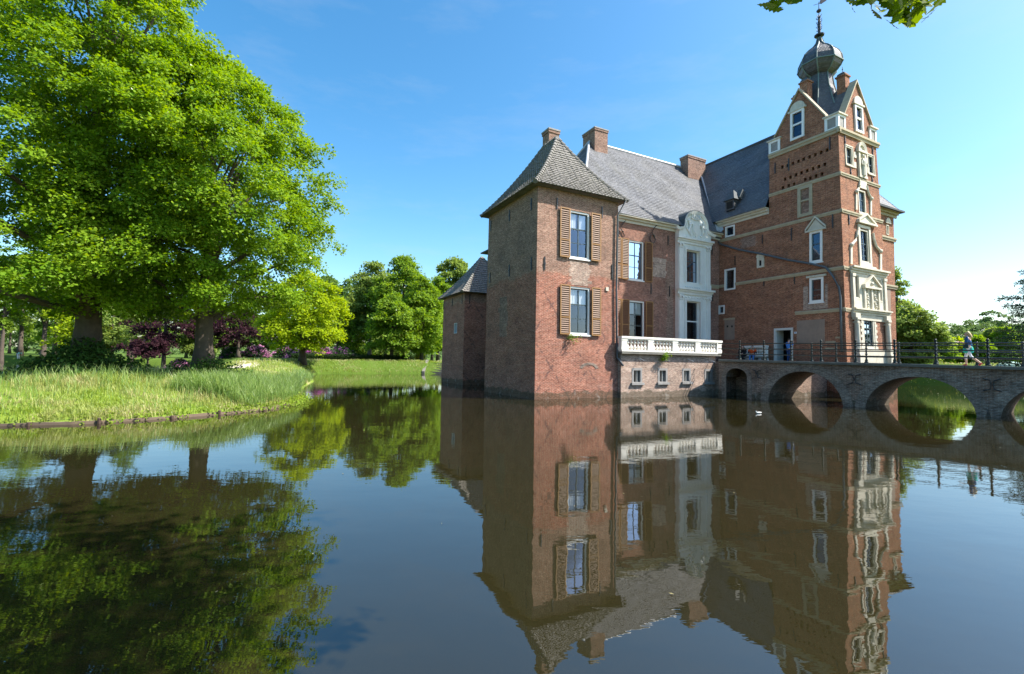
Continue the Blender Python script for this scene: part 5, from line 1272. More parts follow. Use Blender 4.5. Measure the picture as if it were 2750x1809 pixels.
def make_tree(name, label, cat, x, y, prof, n, m, spread, L, leaf, bark, tr, seed, group=None, droop=.35, inner=.3, lump=.28, limbs=14, z0=None, lean=(0, 0), thick=.3, bs=12, br=1.0, vt=.1):
    z0 = gh(x, y) - .1 if z0 is None else z0
    t = empty(name, (x, y, z0)); tag(t, label, cat, group)
    c, nr = crown_points(prof, max(8, int(n / bs)), seed, inner, lump)
    sc_, sn_ = bough_points(c, nr, bs, br, seed + 2, vt)
    np_mesh('crown', leaf_quads(sc_, sn_, m, spread, L, droop, seed + 1, thick), 4, leaf, t)
    r = random.Random(seed); b = MB(); top = prof[-1][0] * .82; h0 = prof[0][0]
    pts = []; rs = []
    for k in range(9):
        s = k / 8; z = top * s
        flare = 1 + .45 * max(0, 1 - z / (2.2 * tr + .6)) ** 2
        pts.append((lean[0] * s + r.uniform(-.1, .1) * tr * (k > 0), lean[1] * s + r.uniform(-.1, .1) * tr * (k > 0), z)); rs.append(tr * flare * (1 - .86 * s) + .02)
    b.tube(pts, rs, 12); b.build('trunk', bark, t, smooth=True)
    b = MB()
    for k in range(limbs):
        q = c[r.randrange(len(c))]; zs = min(max(h0 * .75, q[2] * r.uniform(.45, .75)), top * .95); s = zs / top; rad = tr * (1 - .86 * s) * r.uniform(.35, .6)
        a = np.array([lean[0] * s, lean[1] * s, zs]); e_ = a + (q - a) * .92; mid = a * .5 + e_ * .5 + np.array([r.uniform(-.4, .4), r.uniform(-.4, .4), r.uniform(.0, .8)])
        b.tube([a, a * .6 + mid * .4, mid, mid * .4 + e_ * .6, e_], [rad, rad * .8, rad * .55, rad * .35, rad * .12], 6)
    if limbs: b.build('limbs', bark, t)
    return t
def px_ground(px, D): return at(px, 950, D)[:2]
# the two big limes on the left bank
p = px_ground(232, 22.0)
pr = [(3.5, 3.8, -1.0, -.4), (4.2, 5.2, -1.3, -.2), (6.5, 5.7, -1.4, 0), (9, 5.6, -1.2, 0), (11.5, 5.0, -.4, 0), (13.5, 4.5, .5, 0), (16, 3.9, .7, 0), (19, 3.1, .6, 0), (22, 2.2, .6, 0), (24, .5, .6, 0)]
make_tree('lime_tree', 'huge bright green lime tree with thick trunk rising from dark undergrowth', 'tree', p[0], p[1], pr, 8000, 30, .36, .135, LM['lime'], BARK, .52, 21, 'large lime trees on the left bank', .45, .24, .15, 30, thick=.32, bs=12, br=.78, vt=.16)
p = px_ground(547, 24.0)
pr = [(3.7, 2.9, .3, -.3), (4.3, 4.4, .3, -.3), (6.2, 5.0, .1, 0), (8.4, 5.5, 0, 0), (10.8, 5.35, -.2, 0), (12.8, 4.8, -.6, 0), (14.6, 3.9, -.9, 0), (16.0, 2.5, -1.3, 0), (17.1, .6, -1.6, 0)]
make_tree('lime_tree', 'smaller rounder lime tree with burred trunk behind the reeds', 'tree', p[0], p[1], pr, 6300, 30, .35, .132, LM['lime'], BARK, .43, 31, 'large lime trees on the left bank', .45, .22, .12, 26, thick=.32, bs=12, br=.74, vt=.16)
# undergrowth at the foot of the big lime
p = px_ground(228, 21.3); t = empty('undergrowth_shrub', (p[0], p[1], gh(*p))); tag(t, 'dark leafy shrub heaped round the foot of the big lime', 'shrub')
c, nr = crown_points([(-.1, 2.3, 0, 0), (.5, 2.0, 0, 0), (1.1, 1.1, 0, 0), (1.6, .5, 0, 0)], 260, 41, .3, .3); np_mesh('foliage', leaf_quads(c, nr, 26, .32, .13, .3, 42), 4, LM['ivy'], t)
p = px_ground(560, 23.2); t = empty('undergrowth_shrub', (p[0], p[1], gh(*p))); tag(t, 'low dark shrub at the foot of the burred lime trunk', 'shrub')
c, nr = crown_points([(-.1, 1.9, 0, 0), (.3, 1.7, 0, 0), (.7, .9, 0, 0)], 140, 43, .3, .3); np_mesh('foliage', leaf_quads(c, nr, 24, .3, .12, .3, 44), 4, LM['ivy'], t)

# park trees beyond the water
def crown_prof(h0, h, w, shape='round'):
    if shape == 'tall': return [(h0, w * .45, 0, 0), (h0 + .18 * h, w * .9, 0, 0), (h0 + .45 * h, w, 0, 0), (h0 + .72 * h, w * .72, 0, 0), (h0 + .92 * h, w * .36, 0, 0), (h0 + h, w * .08, 0, 0)]
    if shape == 'wide': return [(h0, w * .7, 0, 0), (h0 + .25 * h, w, 0, 0), (h0 + .6 * h, w * .85, 0, 0), (h0 + .87 * h, w * .5, 0, 0), (h0 + h, w * .1, 0, 0)]
    return [(h0, w * .5, 0, 0), (h0 + .2 * h, w * .92, 0, 0), (h0 + .5 * h, w, 0, 0), (h0 + .8 * h, w * .7, 0, 0), (h0 + h, w * .12, 0, 0)]
def hz(px): return 964.8 + .0166 * (px - 1375)
seed = 100
def far_tree(px, D, ytop, ybot, wpx, leaf, label, bark=None, shape='round', cat='tree', tr=.3, n=330, m=26, name='park_tree', group='park trees beyond the water', lump=.34, tpx=None, base=None, limbs=10):
    global seed; seed += 3
    x, y = px_ground(px, D); g0 = gh(x, y) - .1 if base is None else base
    zt = HC + (hz(px) - ytop) / FPX * y - g0; zb = HC + (hz(px) - ybot) / FPX * y - g0; w = wpx / FPX * y
    tx = ((tpx if tpx else px) - px) / FPX * y
    sc = y / 75
    return make_tree(name, label, cat, x, y, crown_prof(max(.3, zb), zt - max(.3, zb), w * .98, shape), int(n * 2.7), 17, .52 * sc ** .5 * (.8 if w < 3 else 1), .33 * sc ** .8, LM[leaf], bark or BARK, tr, seed, group, .3, .3, lump * .8, limbs, g0, (0, 0), .4, 9, min(1.3 * sc ** .5, w * .38))
far_tree(812, 58, 722, 935, 88, 'yellow', 'vivid yellow-green maple spreading over pink blossom at the lawn edge', shape='round', n=620, tr=.42, name='maple_tree', lump=.36)
far_tree(872, 112, 742, 880, 62, 'deep', 'dark blue-green tree peering over the yellow maple', n=300)
far_tree(930, 100, 756, 885, 58, 'deep', 'dark bushy tree between the yellow maple and the pale-trunked tree', n=280)
far_tree(992, 88, 700, 885, 66, 'olive', 'tall dull green tree on a leaning pale trunk', BARK2, 'tall', n=460, tr=.36)
far_tree(1078, 84, 680, 900, 76, 'green', 'tallest light green tree above the clipped hedge', shape='tall', n=640, tr=.34)
far_tree(1052, 72, 790, 935, 58, 'green', 'young spreading green tree in front of the clipped hedge', n=360, tr=.3)
far_tree(1132, 76, 742, 940, 56, 'green', 'bright green tree with leaning trunk near the stone steps', shape='tall', n=430, tr=.26)
far_tree(1176, 92, 742, 930, 52, 'green', 'slim green tree half hidden behind the rear tower', shape='tall', n=340)
far_tree(1217, 96, 684, 800, 40, 'olive', 'sunlit treetop showing above the rear tower wall', shape='round', n=260)
far_tree(1250, 110, 760, 930, 70, 'green', 'green tree behind the rear tower roof', n=200)
far_tree(1010, 125, 775, 890, 90, 'deep', 'dark broad tree standing behind the tall park trees', n=260, shape='wide')
far_tree(1120, 130, 770, 890, 90, 'deep', 'dark wide tree closing the park behind the hedge', n=260, shape='wide')
far_tree(962, 104, 842, 952, 50, 'green', 'low leafy tree filling the gap above the hedge beside the yellow maple', n=220, limbs=4)
far_tree(1020, 108, 850, 952, 60, 'olive', 'low olive tree behind the clipped hedge', n=200, limbs=4)
far_tree(905, 84, 800, 915, 46, 'green', 'mid-height green tree left of the leaning pale trunk', n=220, tr=.22)
far_tree(1035, 96, 735, 900, 50, 'olive', 'olive tree behind the young spreading tree', n=240)
far_tree(1160, 84, 800, 940, 44, 'green', 'leafy tree above the stone steps', n=200, tr=.22)
# left park, seen under the limes
far_tree(4, 92, 690, 880, 40, 'green', 'park tree with a dark trunk at the left edge of the view', n=200, tr=.4)
far_tree(54, 105, 640, 880, 70, 'green', 'slender leaning tree beyond the bending person', n=230, tr=.45)
far_tree(116, 98, 700, 860, 60, 'olive', 'tall tree with a twin trunk beyond the far canal', n=230, tr=.55)
far_tree(146, 118, 720, 890, 60, 'deep', 'dark tree behind the twin-trunked tree', n=200, tr=.5)
far_tree(208, 88, 790, 930, 62, 'yellow', 'yellow-green young tree left of the big lime trunk', n=260, tr=.4)
far_tree(300, 90, 800, 948, 56, 'olive', 'olive shrubby tree right of the big lime trunk', n=230, tr=.3)
far_tree(350, 96, 700, 880, 60, 'deep', 'dark tree with a straight trunk against the bright sky gap', n=220, tr=.5)
far_tree(440, 86, 780, 915, 66, 'copper', 'spreading copper beech with purple foliage between the limes', n=170, tr=.4, name='copper_beech', shape='tall', lump=.6, group='copper beeches')
far_tree(398, 80, 905, 952, 42, 'copper', 'low dark purple beech shrub under the copper beech', n=90, tr=.2, name='copper_beech', shape='wide', lump=.5, group='copper beeches')
far_tree(640, 88, 830, 925, 66, 'copper', 'copper beech behind the burred lime trunk', n=150, tr=.35, name='copper_beech', shape='tall', lump=.6, group='copper beeches')
far_tree(532, 92, 868, 950, 40, 'olive', 'olive shrub tree beside the burred lime trunk', n=160, tr=.25)
far_tree(258, 125, 850, 945, 60, 'haze', 'pale distant tree in the gap beside the big lime', n=160)
far_tree(120, 150, 860, 945, 80, 'haze', 'hazy distant tree behind the canal lawn', n=180)
far_tree(600, 120, 850, 935, 60, 'green', 'green tree filling the gap behind the copper beech', n=180)
far_tree(720, 115, 840, 930, 60, 'olive', 'olive tree behind the maple trunk', n=180)
for k, (px, D, yt, w, lf, lab) in enumerate(((275, 112, 790, 70, 'green', 'green tree filling the gap right of the big lime'), (345, 128, 800, 70, 'olive', 'olive tree far behind the gap between the limes'), (410, 118, 790, 66, 'green', 'green tree behind the left copper beech'), (500, 122, 800, 70, 'green', 'leafy tree between copper beech and burred lime trunk'), (575, 132, 815, 66, 'olive', 'olive tree far behind the burred lime trunk'), (665, 125, 800, 66, 'green', 'green tree behind the right copper beech'), (760, 122, 790, 66, 'green', 'green tree hidden behind the yellow maple'), (25, 135, 800, 80, 'olive', 'olive tree far beyond the left canal bank'), (185, 128, 800, 80, 'green', 'green tree far beyond the canal left of the big lime'))):
    far_tree(px, D, yt, 925, w, lf, lab, n=170, limbs=5)
# right of the castle
far_tree(2450, 62, 822, 985, 60, 'olive', 'full green tree against the right side of the castle', n=560, tr=.3, shape='round', lump=.3)
far_tree(2412, 70, 715, 960, 26, 'olive', 'thin tree whose top peeps past the castle edge', n=160, shape='tall')
far_tree(2545, 150, 862, 968, 78, 'haze', 'pale hazy tree beyond the woman on the bridge', n=260, shape='wide', group='hazy trees beyond the bridge')
far_tree(2610, 190, 858, 968, 70, 'haze', 'rounded hazy tree just right of the woman', n=240, shape='wide', group='hazy trees beyond the bridge')
far_tree(2665, 210, 834, 960, 56, 'haze', 'highest hazy treetop near the right edge', n=220, shape='round', group='hazy trees beyond the bridge')
far_tree(2500, 170, 878, 968, 60, 'haze', 'low hazy tree between castle and woman', n=180, shape='wide', group='hazy trees beyond the bridge')
far_tree(2745, 120, 872, 968, 44, 'deep', 'dark tree at the far right edge behind the rail', n=200)
for k, (px, yt) in enumerate(((2535, 918), (2570, 912), (2632, 905), (2668, 890), (2702, 868), (2738, 895))):
    far_tree(px, 64 + 2 * (k % 2), yt, 966, 21, ('green', 'yellow', 'green', 'olive', 'green', 'green')[k], ('leafy garden shrub left of the walking woman', 'yellowish garden shrub behind the walking woman', 'garden shrub just right of the woman', 'olive garden shrub left of the tall post', 'tallest upright garden shrub near the right edge', 'rounded garden shrub at the right edge')[k], name='garden_shrub', cat='shrub', group='garden shrubs behind the bridge', n=150, m=24, tr=.07, limbs=4)
# distant wood closing the horizon
r_ = np.random.default_rng(77); cs = []
for k in range(3600):
    px = r_.uniform(-150, 2950); D = r_.uniform(230, 300); q = at(px, 950, D); cs.append((q[0], q[1], 2.0 + r_.uniform(0, 1) ** 1.5 * (8 + 3 * math.sin(px * .021) + 2 * math.sin(px * .057))))
for k in range(1100):
    th = r_.uniform(math.pi * .98, math.pi * 2.02); D = r_.uniform(48, 62); cs.append((D * math.cos(th), D * math.sin(th) - 12, 1 + r_.uniform(0, 1) * (9 + 4 * math.sin(th * 9) + 2 * math.sin(th * 23))))
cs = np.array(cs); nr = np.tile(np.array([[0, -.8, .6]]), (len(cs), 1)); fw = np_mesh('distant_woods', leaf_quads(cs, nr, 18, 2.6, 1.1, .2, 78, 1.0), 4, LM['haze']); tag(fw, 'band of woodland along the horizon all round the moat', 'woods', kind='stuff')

# clipped hedge, rhododendrons, yellow broom
def px_w(px, D, z): return np.array([*at(px, 950, D)[:2], z])
h0 = px_w(785, 66, 0); h1 = px_w(1111, 73, 0); zz = 1.72
hd = empty('clipped_hedge', tuple(h0)); tag(hd, 'long low clipped hedge with shade in its leaf colour along the far lawn', 'hedge')
n_ = (h1 - h0)[:2]; Lh = np.linalg.norm(n_); n_ /= Lh; pn = np.array([-n_[1], n_[0]])
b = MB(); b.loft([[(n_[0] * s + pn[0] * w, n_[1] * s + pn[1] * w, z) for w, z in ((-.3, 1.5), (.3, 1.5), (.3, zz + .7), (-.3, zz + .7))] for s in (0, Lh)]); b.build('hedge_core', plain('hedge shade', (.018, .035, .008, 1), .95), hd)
k = 1700; s = rng.uniform(0, Lh, k); side = rng.random(k) < .35; w = np.where(side, rng.uniform(-.42, .42, k), -.40 + rng.normal(0, .03, k)); z = np.where(side, zz + .78 + rng.normal(0, .03, k), rng.uniform(zz - .1, zz + .75, k))
c = np.stack([n_[0] * s + pn[0] * w, n_[1] * s + pn[1] * w, z], 1); np_mesh('foliage', leaf_quads(c, np.tile([[pn[0] * -1, -pn[1], .4]], (k, 1)), 9, .16, .1, .1, 51, .08), 4, LM['hedge'], hd)
def rhodo(px, D, w, h, bloom, label, dens=.6):
    global seed; seed += 2
    x, y = px_ground(px, D); t = empty('rhododendron', (x, y, gh(x, y))); tag(t, label, 'shrub', 'rhododendrons in bloom at the lawn edge')
    pr = [(0, w * .95, 0, 0), (h * .4, w, 0, 0), (h * .75, w * .75, 0, 0), (h, w * .3, 0, 0)]
    c, nr = crown_points(pr, 170, seed, .25, .3); np_mesh('foliage', leaf_quads(c, nr, 22, .45, .24, .2, seed), 4, LM['rhodo'], t)
    c, nr = crown_points(pr, int(210 * dens), seed + 1, .0, .3); c = c * np.array([1.05, 1.05, 1.05]); np_mesh('blossom', leaf_quads(c, nr, 16, .24, .18, .0, seed + 7, .2, .6), 4, LM[bloom], t)
rhodo(484, 90, 1.9, 2.6, 'pink', 'pink rhododendron left of the burred lime trunk', .8)
rhodo(455, 78, 1.3, 1.5, 'magenta', 'small pink rhododendron low by the copper beech', .35)
rhodo(690, 92, 2.0, 2.2, 'pink', 'pale pink rhododendron left of the maple trunk', .7)
rhodo(772, 90, 2.2, 2.3, 'pink', 'pale pink rhododendron right of the maple trunk', .8)
rhodo(852, 77, 1.9, 2.3, 'magenta', 'bright magenta rhododendron above the hedge end', 1.0)
rhodo(918, 80, 2.2, 1.9, 'purple', 'deep purple rhododendron at the right of the row', .5)
rhodo(622, 90, 1.7, 2.0, 'purple', 'dark rhododendron with few blooms beside the path', .2)
for px, lab in ((1077, 'yellow broom bush behind the clipped hedge'), (1128, 'yellow broom bush beside the stone steps')):
    seed += 2; x, y = px_ground(px, 84); t = empty('broom_bush', (x, y, gh(x, y))); tag(t, lab, 'shrub', 'yellow broom bushes'); c, nr = crown_points([(0, 1.0, 0, 0), (.6, 1.1, 0, 0), (1.3, .6, 0, 0)], 60, seed, .2, .3)
    np_mesh('foliage', leaf_quads(c, nr, 16, .35, .2, .1, seed), 4, LM['olive'], t); c, nr = crown_points([(.4, 1.0, 0, 0), (1.4, .6, 0, 0)], 40, seed + 1, 0, .3); np_mesh('blossom', leaf_quads(c, nr, 16, .3, .16, 0, seed), 4, LM['gorse'], t)
# low garden hedge on the right bank
x0, x1 = px_w(2420, 58, 0), px_w(2790, 50, 0); hd = empty('low_hedge', tuple(x0)); tag(hd, 'low dark hedge at the foot of the garden shrubs behind the bridge', 'hedge')
k = 700; s = rng.random(k); g2 = gh(x0[0], x0[1]); c = np.stack([(x1 - x0)[0] * s + rng.normal(0, .2, k), (x1 - x0)[1] * s + rng.normal(0, .2, k), g2 + rng.uniform(-.2, .55, k)], 1); np_mesh('foliage', leaf_quads(c, np.tile([[-.5, -.8, .4]], (k, 1)), 14, .3, .16, .1, 61, .2), 4, LM['ivy'], hd)

# cedar-like conifer at the right edge
cx, cy = at(2850, 950, 34)[:2]; cz = gh(cx, cy); t = empty('conifer_tree', (cx, cy, cz)); tag(t, 'dark conifer with flat layered boughs reaching in at the right edge', 'tree')
b = MB(); b.tube([(0, 0, -.2), (.05, 0, 3), (0, .05, 7), (.02, 0, 13)], [.42, .34, .24, .05], 10); b.build('trunk', BARK, t, smooth=True)
cs = []; b = MB(); r2 = random.Random(5)
for lv in range(16):
    z = 2.6 + lv * .62; Lb = 5.4 * (1 - lv / 21) * r2.uniform(.8, 1.1)
    for j in range(6):
        th = j * 1.047 + lv * 1.9 + r2.uniform(-.3, .3); Lq = Lb * r2.uniform(.75, 1.08); dx, dy = math.cos(th), math.sin(th)
        P_ = [(dx * Lq * s, dy * Lq * s, z + .5 * s * Lq * .35 - .10 * (s * Lq) ** 1.4 * .3) for s in (0, .35, .7, 1)]; b.tube(P_, [.07, .05, .03, .012], 5)
        for q in range(26):
            s = r2.uniform(.3, 1.02); wv = .16 * Lq * (1.15 - s) + .25; o = r2.uniform(-1, 1) * wv
            cs.append((dx * Lq * s - dy * o, dy * Lq * s + dx * o, z + .5 * s * Lq * .35 - .10 * (s * Lq) ** 1.4 * .3 + r2.uniform(-.08, .1)))
b.build('boughs', BARK, t); cs = np.array(cs); nr = np.stack([cs[:, 0], cs[:, 1], np.full(len(cs), 5.0)], 1); nr /= np.linalg.norm(nr, axis=1)[:, None]
np_mesh('needles', leaf_quads(cs, nr, 16, .26, .2, .1, 71, .1, .14), 4, LM['conifer'], t)

# oak sprays hanging in at the top, from a limb of the oak behind the camera
ok = empty('oak_tree', (7.5, -1.5, .6)); tag(ok, 'lobed oak leaf sprays hanging down into the top edge of the view', 'tree')
o0 = np.array([7.5, -1.5, .6])
b = MB(); b.tube([(0, 0, -.2), (0, 0, 1.2), (.1, 0, 4), (0, .1, 8)], [.5, .36, .3, .2], 12); b.build('trunk', BARK, ok, smooth=True)
limb = [np.array(q) - o0 for q in ((7.55, -1.45, 6.2), (6.0, 0.6, 6.3), (4.4, 2.2, 6.1), tuple(at(2440, -330, 3.4)), tuple(at(2100, -340, 3.5)))]
b = MB(); b.tube(limb, [.14, .10, .07, .04, .02], 8)
def oak_leaf(p, d, n_, L):
    d = d / np.linalg.norm(d); s = np.cross(d, n_); s /= np.linalg.norm(s); n2 = np.cross(s, d)
    prof = [(0, .02), (.1, .05), (.18, .15), (.27, .09), (.38, .24), (.48, .14), (.6, .30), (.7, .18), (.8, .24), (.88, .13), (1, .03)]
    out = [p + d * L * a + s * L * w + n2 * L * (-.25 * w - .12 * a * a) for a, w in prof] + [p + d * L * a - s * L * w + n2 * L * (-.25 * w - .12 * a * a) for a, w in reversed(prof)]
    return out
lv = MB(); r3 = np.random.default_rng(15)
def spray(px0, px1, y0, y1, n, D, twig_from, seed):
    rr = np.random.default_rng(seed); cnt = 0
    while cnt < n:
        px = rr.uniform(px0, px1); y = rr.uniform(y0, y1(px)); Dd = D + rr.normal(0, .14)
        q = at(px, y, Dd) - o0
        dd = np.array([rr.normal(-.15, .6), rr.normal(0, .5), rr.uniform(-1.0, -.1)]); nn = np.array([rr.normal(0, .5), rr.normal(-.5, .5), 1.0])
        L = rr.uniform(.11, .16); lv.poly(oak_leaf(q - dd / np.linalg.norm(dd) * L, dd, nn, L)); cnt += 1
        if cnt % 9 == 0:
            e_ = q - dd / np.linalg.norm(dd) * L; st = np.array(twig_from) + rr.normal(0, .12, 3); b.tube([st, st * .45 + e_ * .55 + np.array([0, 0, .1]), e_], [.009, .006, .003], 5)
yb1 = lambda px: np.interp(px, [2055, 2075, 2095, 2125, 2150], [6, 20, 26, 28, 4])
yb2 = lambda px: np.interp(px, [2300, 2340, 2380, 2400, 2430, 2460, 2490, 2520], [34, 40, 50, 66, 84, 74, 42, 6])
spray(2058, 2146, -60, yb1, 46, 3.5, at(2100, -330, 3.5) - o0, 3); spray(2302, 2518, -70, yb2, 170, 3.4, at(2440, -330, 3.4) - o0, 4)
lv.build('leaves', LM['oak'], ok, uv=False); b.build('branches', BARK, ok)

oc, on = crown_points([(8.4, 1.8, 2.6, 2.4), (9.5, 2.8, 2.6, 2.8), (11.5, 3.2, 3.0, 2.4), (13.2, 2.4, 3.4, 1.6), (14.4, .6, 4, 1)], 70, 91, .3, .2); k_ = oc[:, 2] > 2.25 + np.maximum(oc[:, 1] + 1.2, 0) * .80 + 1.4; oc, on = oc[k_], on[k_]
s1, s2 = bough_points(oc, on, 12, 1.0, 92); k_ = s1[:, 2] > 2.25 + np.maximum(s1[:, 1] + .4, 0) * .80 + .8
np_mesh('crown', leaf_quads(s1[k_], s2[k_], 22, .42, .15, .3, 93) - o0, 4, LM['oak'], ok)
k = 110; fx = rng.uniform(-9, 22, k); fy = rng.uniform(4, 34, k) ; d_ = sdf(np.stack([fx, fy], 1), MOAT); k_ = d_ < -.4; fx, fy = fx[k_], fy[k_]; n = len(fx); t_ = rng.uniform(0, 6.28, n); l_ = rng.uniform(.012, .03, n); z_ = np.full(n, .012)
fl = np.stack([np.stack([fx + np.cos(t_ + a) * l_ * s, fy + np.sin(t_ + a) * l_ * s, z_], 1) for a, s in ((0, 1), (1.57, .5), (3.14, 1), (4.71, .5))], 1).reshape(-1, 3)
g_ = np_mesh('floating_leaves', fl, 4, leaf_mat('floating leaf', (.16, .14, .06, 1), (.25, .22, .12, 1), .1)); tag(g_, 'scattered small leaves floating on the moat', 'floating leaves', kind='stuff')

# stone steps at the far bank, beside the rear tower
s0 = px_w(1146, 68.3, 0); st = empty('stone_steps', tuple(s0)); tag(st, 'flight of stone steps going down to the water by the rear tower', 'steps')
for k in range(6):
    b = MB(); y0 = .0 + k * .42; b.box(-.2, 3.0, y0, y0 + 3.2 - k * .42, -.3 + k * .3, 0.0 + k * .3); b.build('step', M['coping'], st)
for x in (-.6, 3.0): b = MB(); b.loft([[(x, -.2, -.5), (x + .4, -.2, -.5), (x + .4, -.2, .35), (x, -.2, .35)], [(x, 2.8, -.5), (x + .4, 2.8, -.5), (x + .4, 2.8, 2.0), (x, 2.8, 2.0)]]); b.build('cheek_wall', M['coping'], st)

# ------------------------------------------------------------------ people
SK = plain('skin', (.55, .33, .24, 1), .55, var=.08); M['hair_blond'] = plain('blond hair', (.62, .45, .22, 1), .5); M['hair_dark'] = plain('dark hair', (.04, .025, .018, 1), .5)
def cloth(n, c): M[n] = plain(n, c, .85, var=.15, spec=.2); return M[n]
def skin_obj(name, V, Ed, Rr, m, parent, lv=2):
    me = bpy.data.meshes.new(name); me.from_pydata([tuple(map(float, v)) for v in V], Ed, [])
    o = bpy.data.objects.new(name, me); C.objects.link(o); s = o.modifiers.new('s', 'SKIN'); s.use_smooth_shade = True
    for k, r in enumerate(Rr): me.skin_vertices[0].data[k].radius = (r, r) if not isinstance(r, tuple) else r
    me.skin_vertices[0].data[0].use_root = True
    u = o.modifiers.new('u', 'SUBSURF'); u.levels = lv; u.render_levels = lv
    dg = bpy.context.evaluated_depsgraph_get(); dg.update(); nm = bpy.data.meshes.new_from_object(o.evaluated_get(dg))
    bpy.data.objects.remove(o); nm.materials.clear(); nm.materials.append(m); nm.name = name
    o = bpy.data.objects.new(name, nm); C.objects.link(o); o.parent = parent; return o
def person(label, loc, heading, J, H, clothes, hair, hairstyle='short', group=None, extra=None):
    """J: joints as (forward, left, up) in metres for a figure of height H; clothing grown round the same bones"""
    root = empty('person', tuple(loc), heading); tag(root, label, 'person', group)
    g = lambda k: np.array(J[k], float)
    names = ['pel', 'waist', 'chest', 'neck', 'skull', 'brow', 'crown']; V = [g('pel'), g('pel') * .5 + g('chest') * .5, g('chest'), g('neck')]
    up = g('head') - g('neck'); up /= np.linalg.norm(up); fw = np.array(J.get('look', (1, 0, 0)), float); fw /= np.linalg.norm(fw)
    hd = g('head'); V += [hd - up * .045 + fw * .012, hd + up * .03, hd + up * .085 - fw * .01]
    Rr = [(.15, .115), (.135, .10), (.16, .11), .055, (.068, .075), (.078, .088), (.05, .055)]
    Ed = [(0, 1), (1, 2), (2, 3), (3, 4), (4, 5), (5, 6)]
    def add(p, r, e): V.append(np.array(p, float)); Rr.append(r); Ed.append((e, len(V) - 1)); return len(V) - 1
    add(hd - up * .005 + fw * .10, .016, 4)                                        # nose
    lf_ = np.cross(up, fw)
    for s in (-1, 1): add(hd - up * .01 + lf_ * s * .085, .018, 5)                   # ears
    for s in 'LR':
        a = add(g('sh' + s), .062, 2); a = add(g('el' + s), .042, a); w = add(g('wr' + s), .03, a)
        d = g('wr' + s) - g('el' + s); d /= np.linalg.norm(d); pl_ = add(g('wr' + s) + d * .07, (.04, .02), w)
        q = np.cross(d, np.array([.2, .3, .9])); q /= np.linalg.norm(q); cu_ = np.cross(q, d)
        for k, (o, l) in enumerate(((-.03, .075), (-.01, .085), (.01, .08), (.03, .06))):
            f1 = add(g('wr' + s) + d * (.10 + l * .4) + q * o, .009, pl_); add(g('wr' + s) + d * (.10 + l) + q * o * 1.1 + cu_ * .03, .008, f1)
        th_ = add(g('wr' + s) + d * .05 - q * .05, .011, w); add(g('wr' + s) + d * .095 - q * .065 + cu_ * .02, .009, th_)
    for s in 'LR':
        a = add(g('hp' + s), .088, 0); a = add(g('kn' + s), .058, a); a = add(g('an' + s), .038, a); add(g('to' + s), (.04, .028), a)
    skin_obj('body', V, Ed, Rr, SK, root)
    for nm, m, kind, inf in clothes:
        if kind == 'top' or kind == 'top_long':
            W = [g('pel') + (0, 0, .02), g('pel') * .5 + g('chest') * .5, g('chest'), g('neck') * .6 + g('chest') * .4]; E_ = [(0, 1), (1, 2), (2, 3)]; r_ = [(.175 + inf, .14 + inf), (.155 + inf, .12 + inf), (.18 + inf, .13 + inf), .075 + inf]
            for s in 'LR':
                W.append(g('sh' + s)); E_.append((2, len(W) - 1)); r_.append(.078 + inf); W.append(g('el' + s)); E_.append((len(W) - 2, len(W) - 1)); r_.append(.058 + inf)
                if kind == 'top_long': W.append(g('wr' + s)); E_.append((len(W) - 2, len(W) - 1)); r_.append(.042 + inf)
        elif kind in ('legs', 'short_legs'):
            W = [g('pel') + (0, 0, .06)]; E_ = []; r_ = [(.17 + inf, .135 + inf)]
            for s in 'LR':
                e_ = g('an' + s) if kind == 'legs' else g('kn' + s) * .45 + g('an' + s) * .55
                for p, r, k in ((g('hp' + s), .105, 0), (g('kn' + s), .075, None), (e_, .056, None)): W.append(p); E_.append((0 if k == 0 else len(W) - 2, len(W) - 1)); r_.append(r + inf)
        elif kind == 'skirt':
            W = [g('pel') + (0, 0, .12), g('pel') - (0, 0, .1), (g('knL') + g('knR')) / 2 + (0, 0, .12)]; E_ = [(0, 1), (1, 2)]; r_ = [(.16, .14), (.22, .18), (.25, .2)]
        elif kind == 'shoes':
            for s in 'LR': skin_obj('shoe', [g('an' + s) + (0, 0, .03), g('an' + s), g('to' + s)], [(0, 1), (1, 2)], [.045, .05, .042], m, root, 1)
            continue
        elif kind == 'bag':
            c = g('pel') + np.array([.05, .25, .05]); b = MB(); b.loft([[(c[0] + x, c[1] + y, c[2] + z) for x, z in ((-.10, -.09), (.10, -.09), (.09, .09), (-.09, .09))] for y in (-.04, .04)]); b.build(nm, m, root, uv=False); continue
        skin_obj(nm, W, E_, r_, m, root)
    hb = hd + up * .055 - fw * .025
    if hairstyle == 'long': skin_obj('hair', [hb + up * .03, hb - fw * .05, hb - up * .13 - fw * .085, hb - up * .26 - fw * .09], [(0, 1), (1, 2), (2, 3)], [(.09, .09), (.1, .095), (.09, .06), (.06, .035)], hair, root)
    else: skin_obj('hair', [hb + up * .035, hb - fw * .03, hb - up * .07 - fw * .05], [(0, 1), (1, 2)], [(.075, .08), (.092, .09), (.07, .05)], hair, root)
    b = MB()
    for s in (-1, 1): b.ball(hd + up * .022 + lf_ * s * .032 + fw * .082, .011, 6, 4)
    b.build('eyes', M['hair_dark'], root, uv=False)
    return root
def scale_j(J, k): return {n: tuple(np.array(v) * (k if n != 'look' else 1)) for n, v in J.items()}
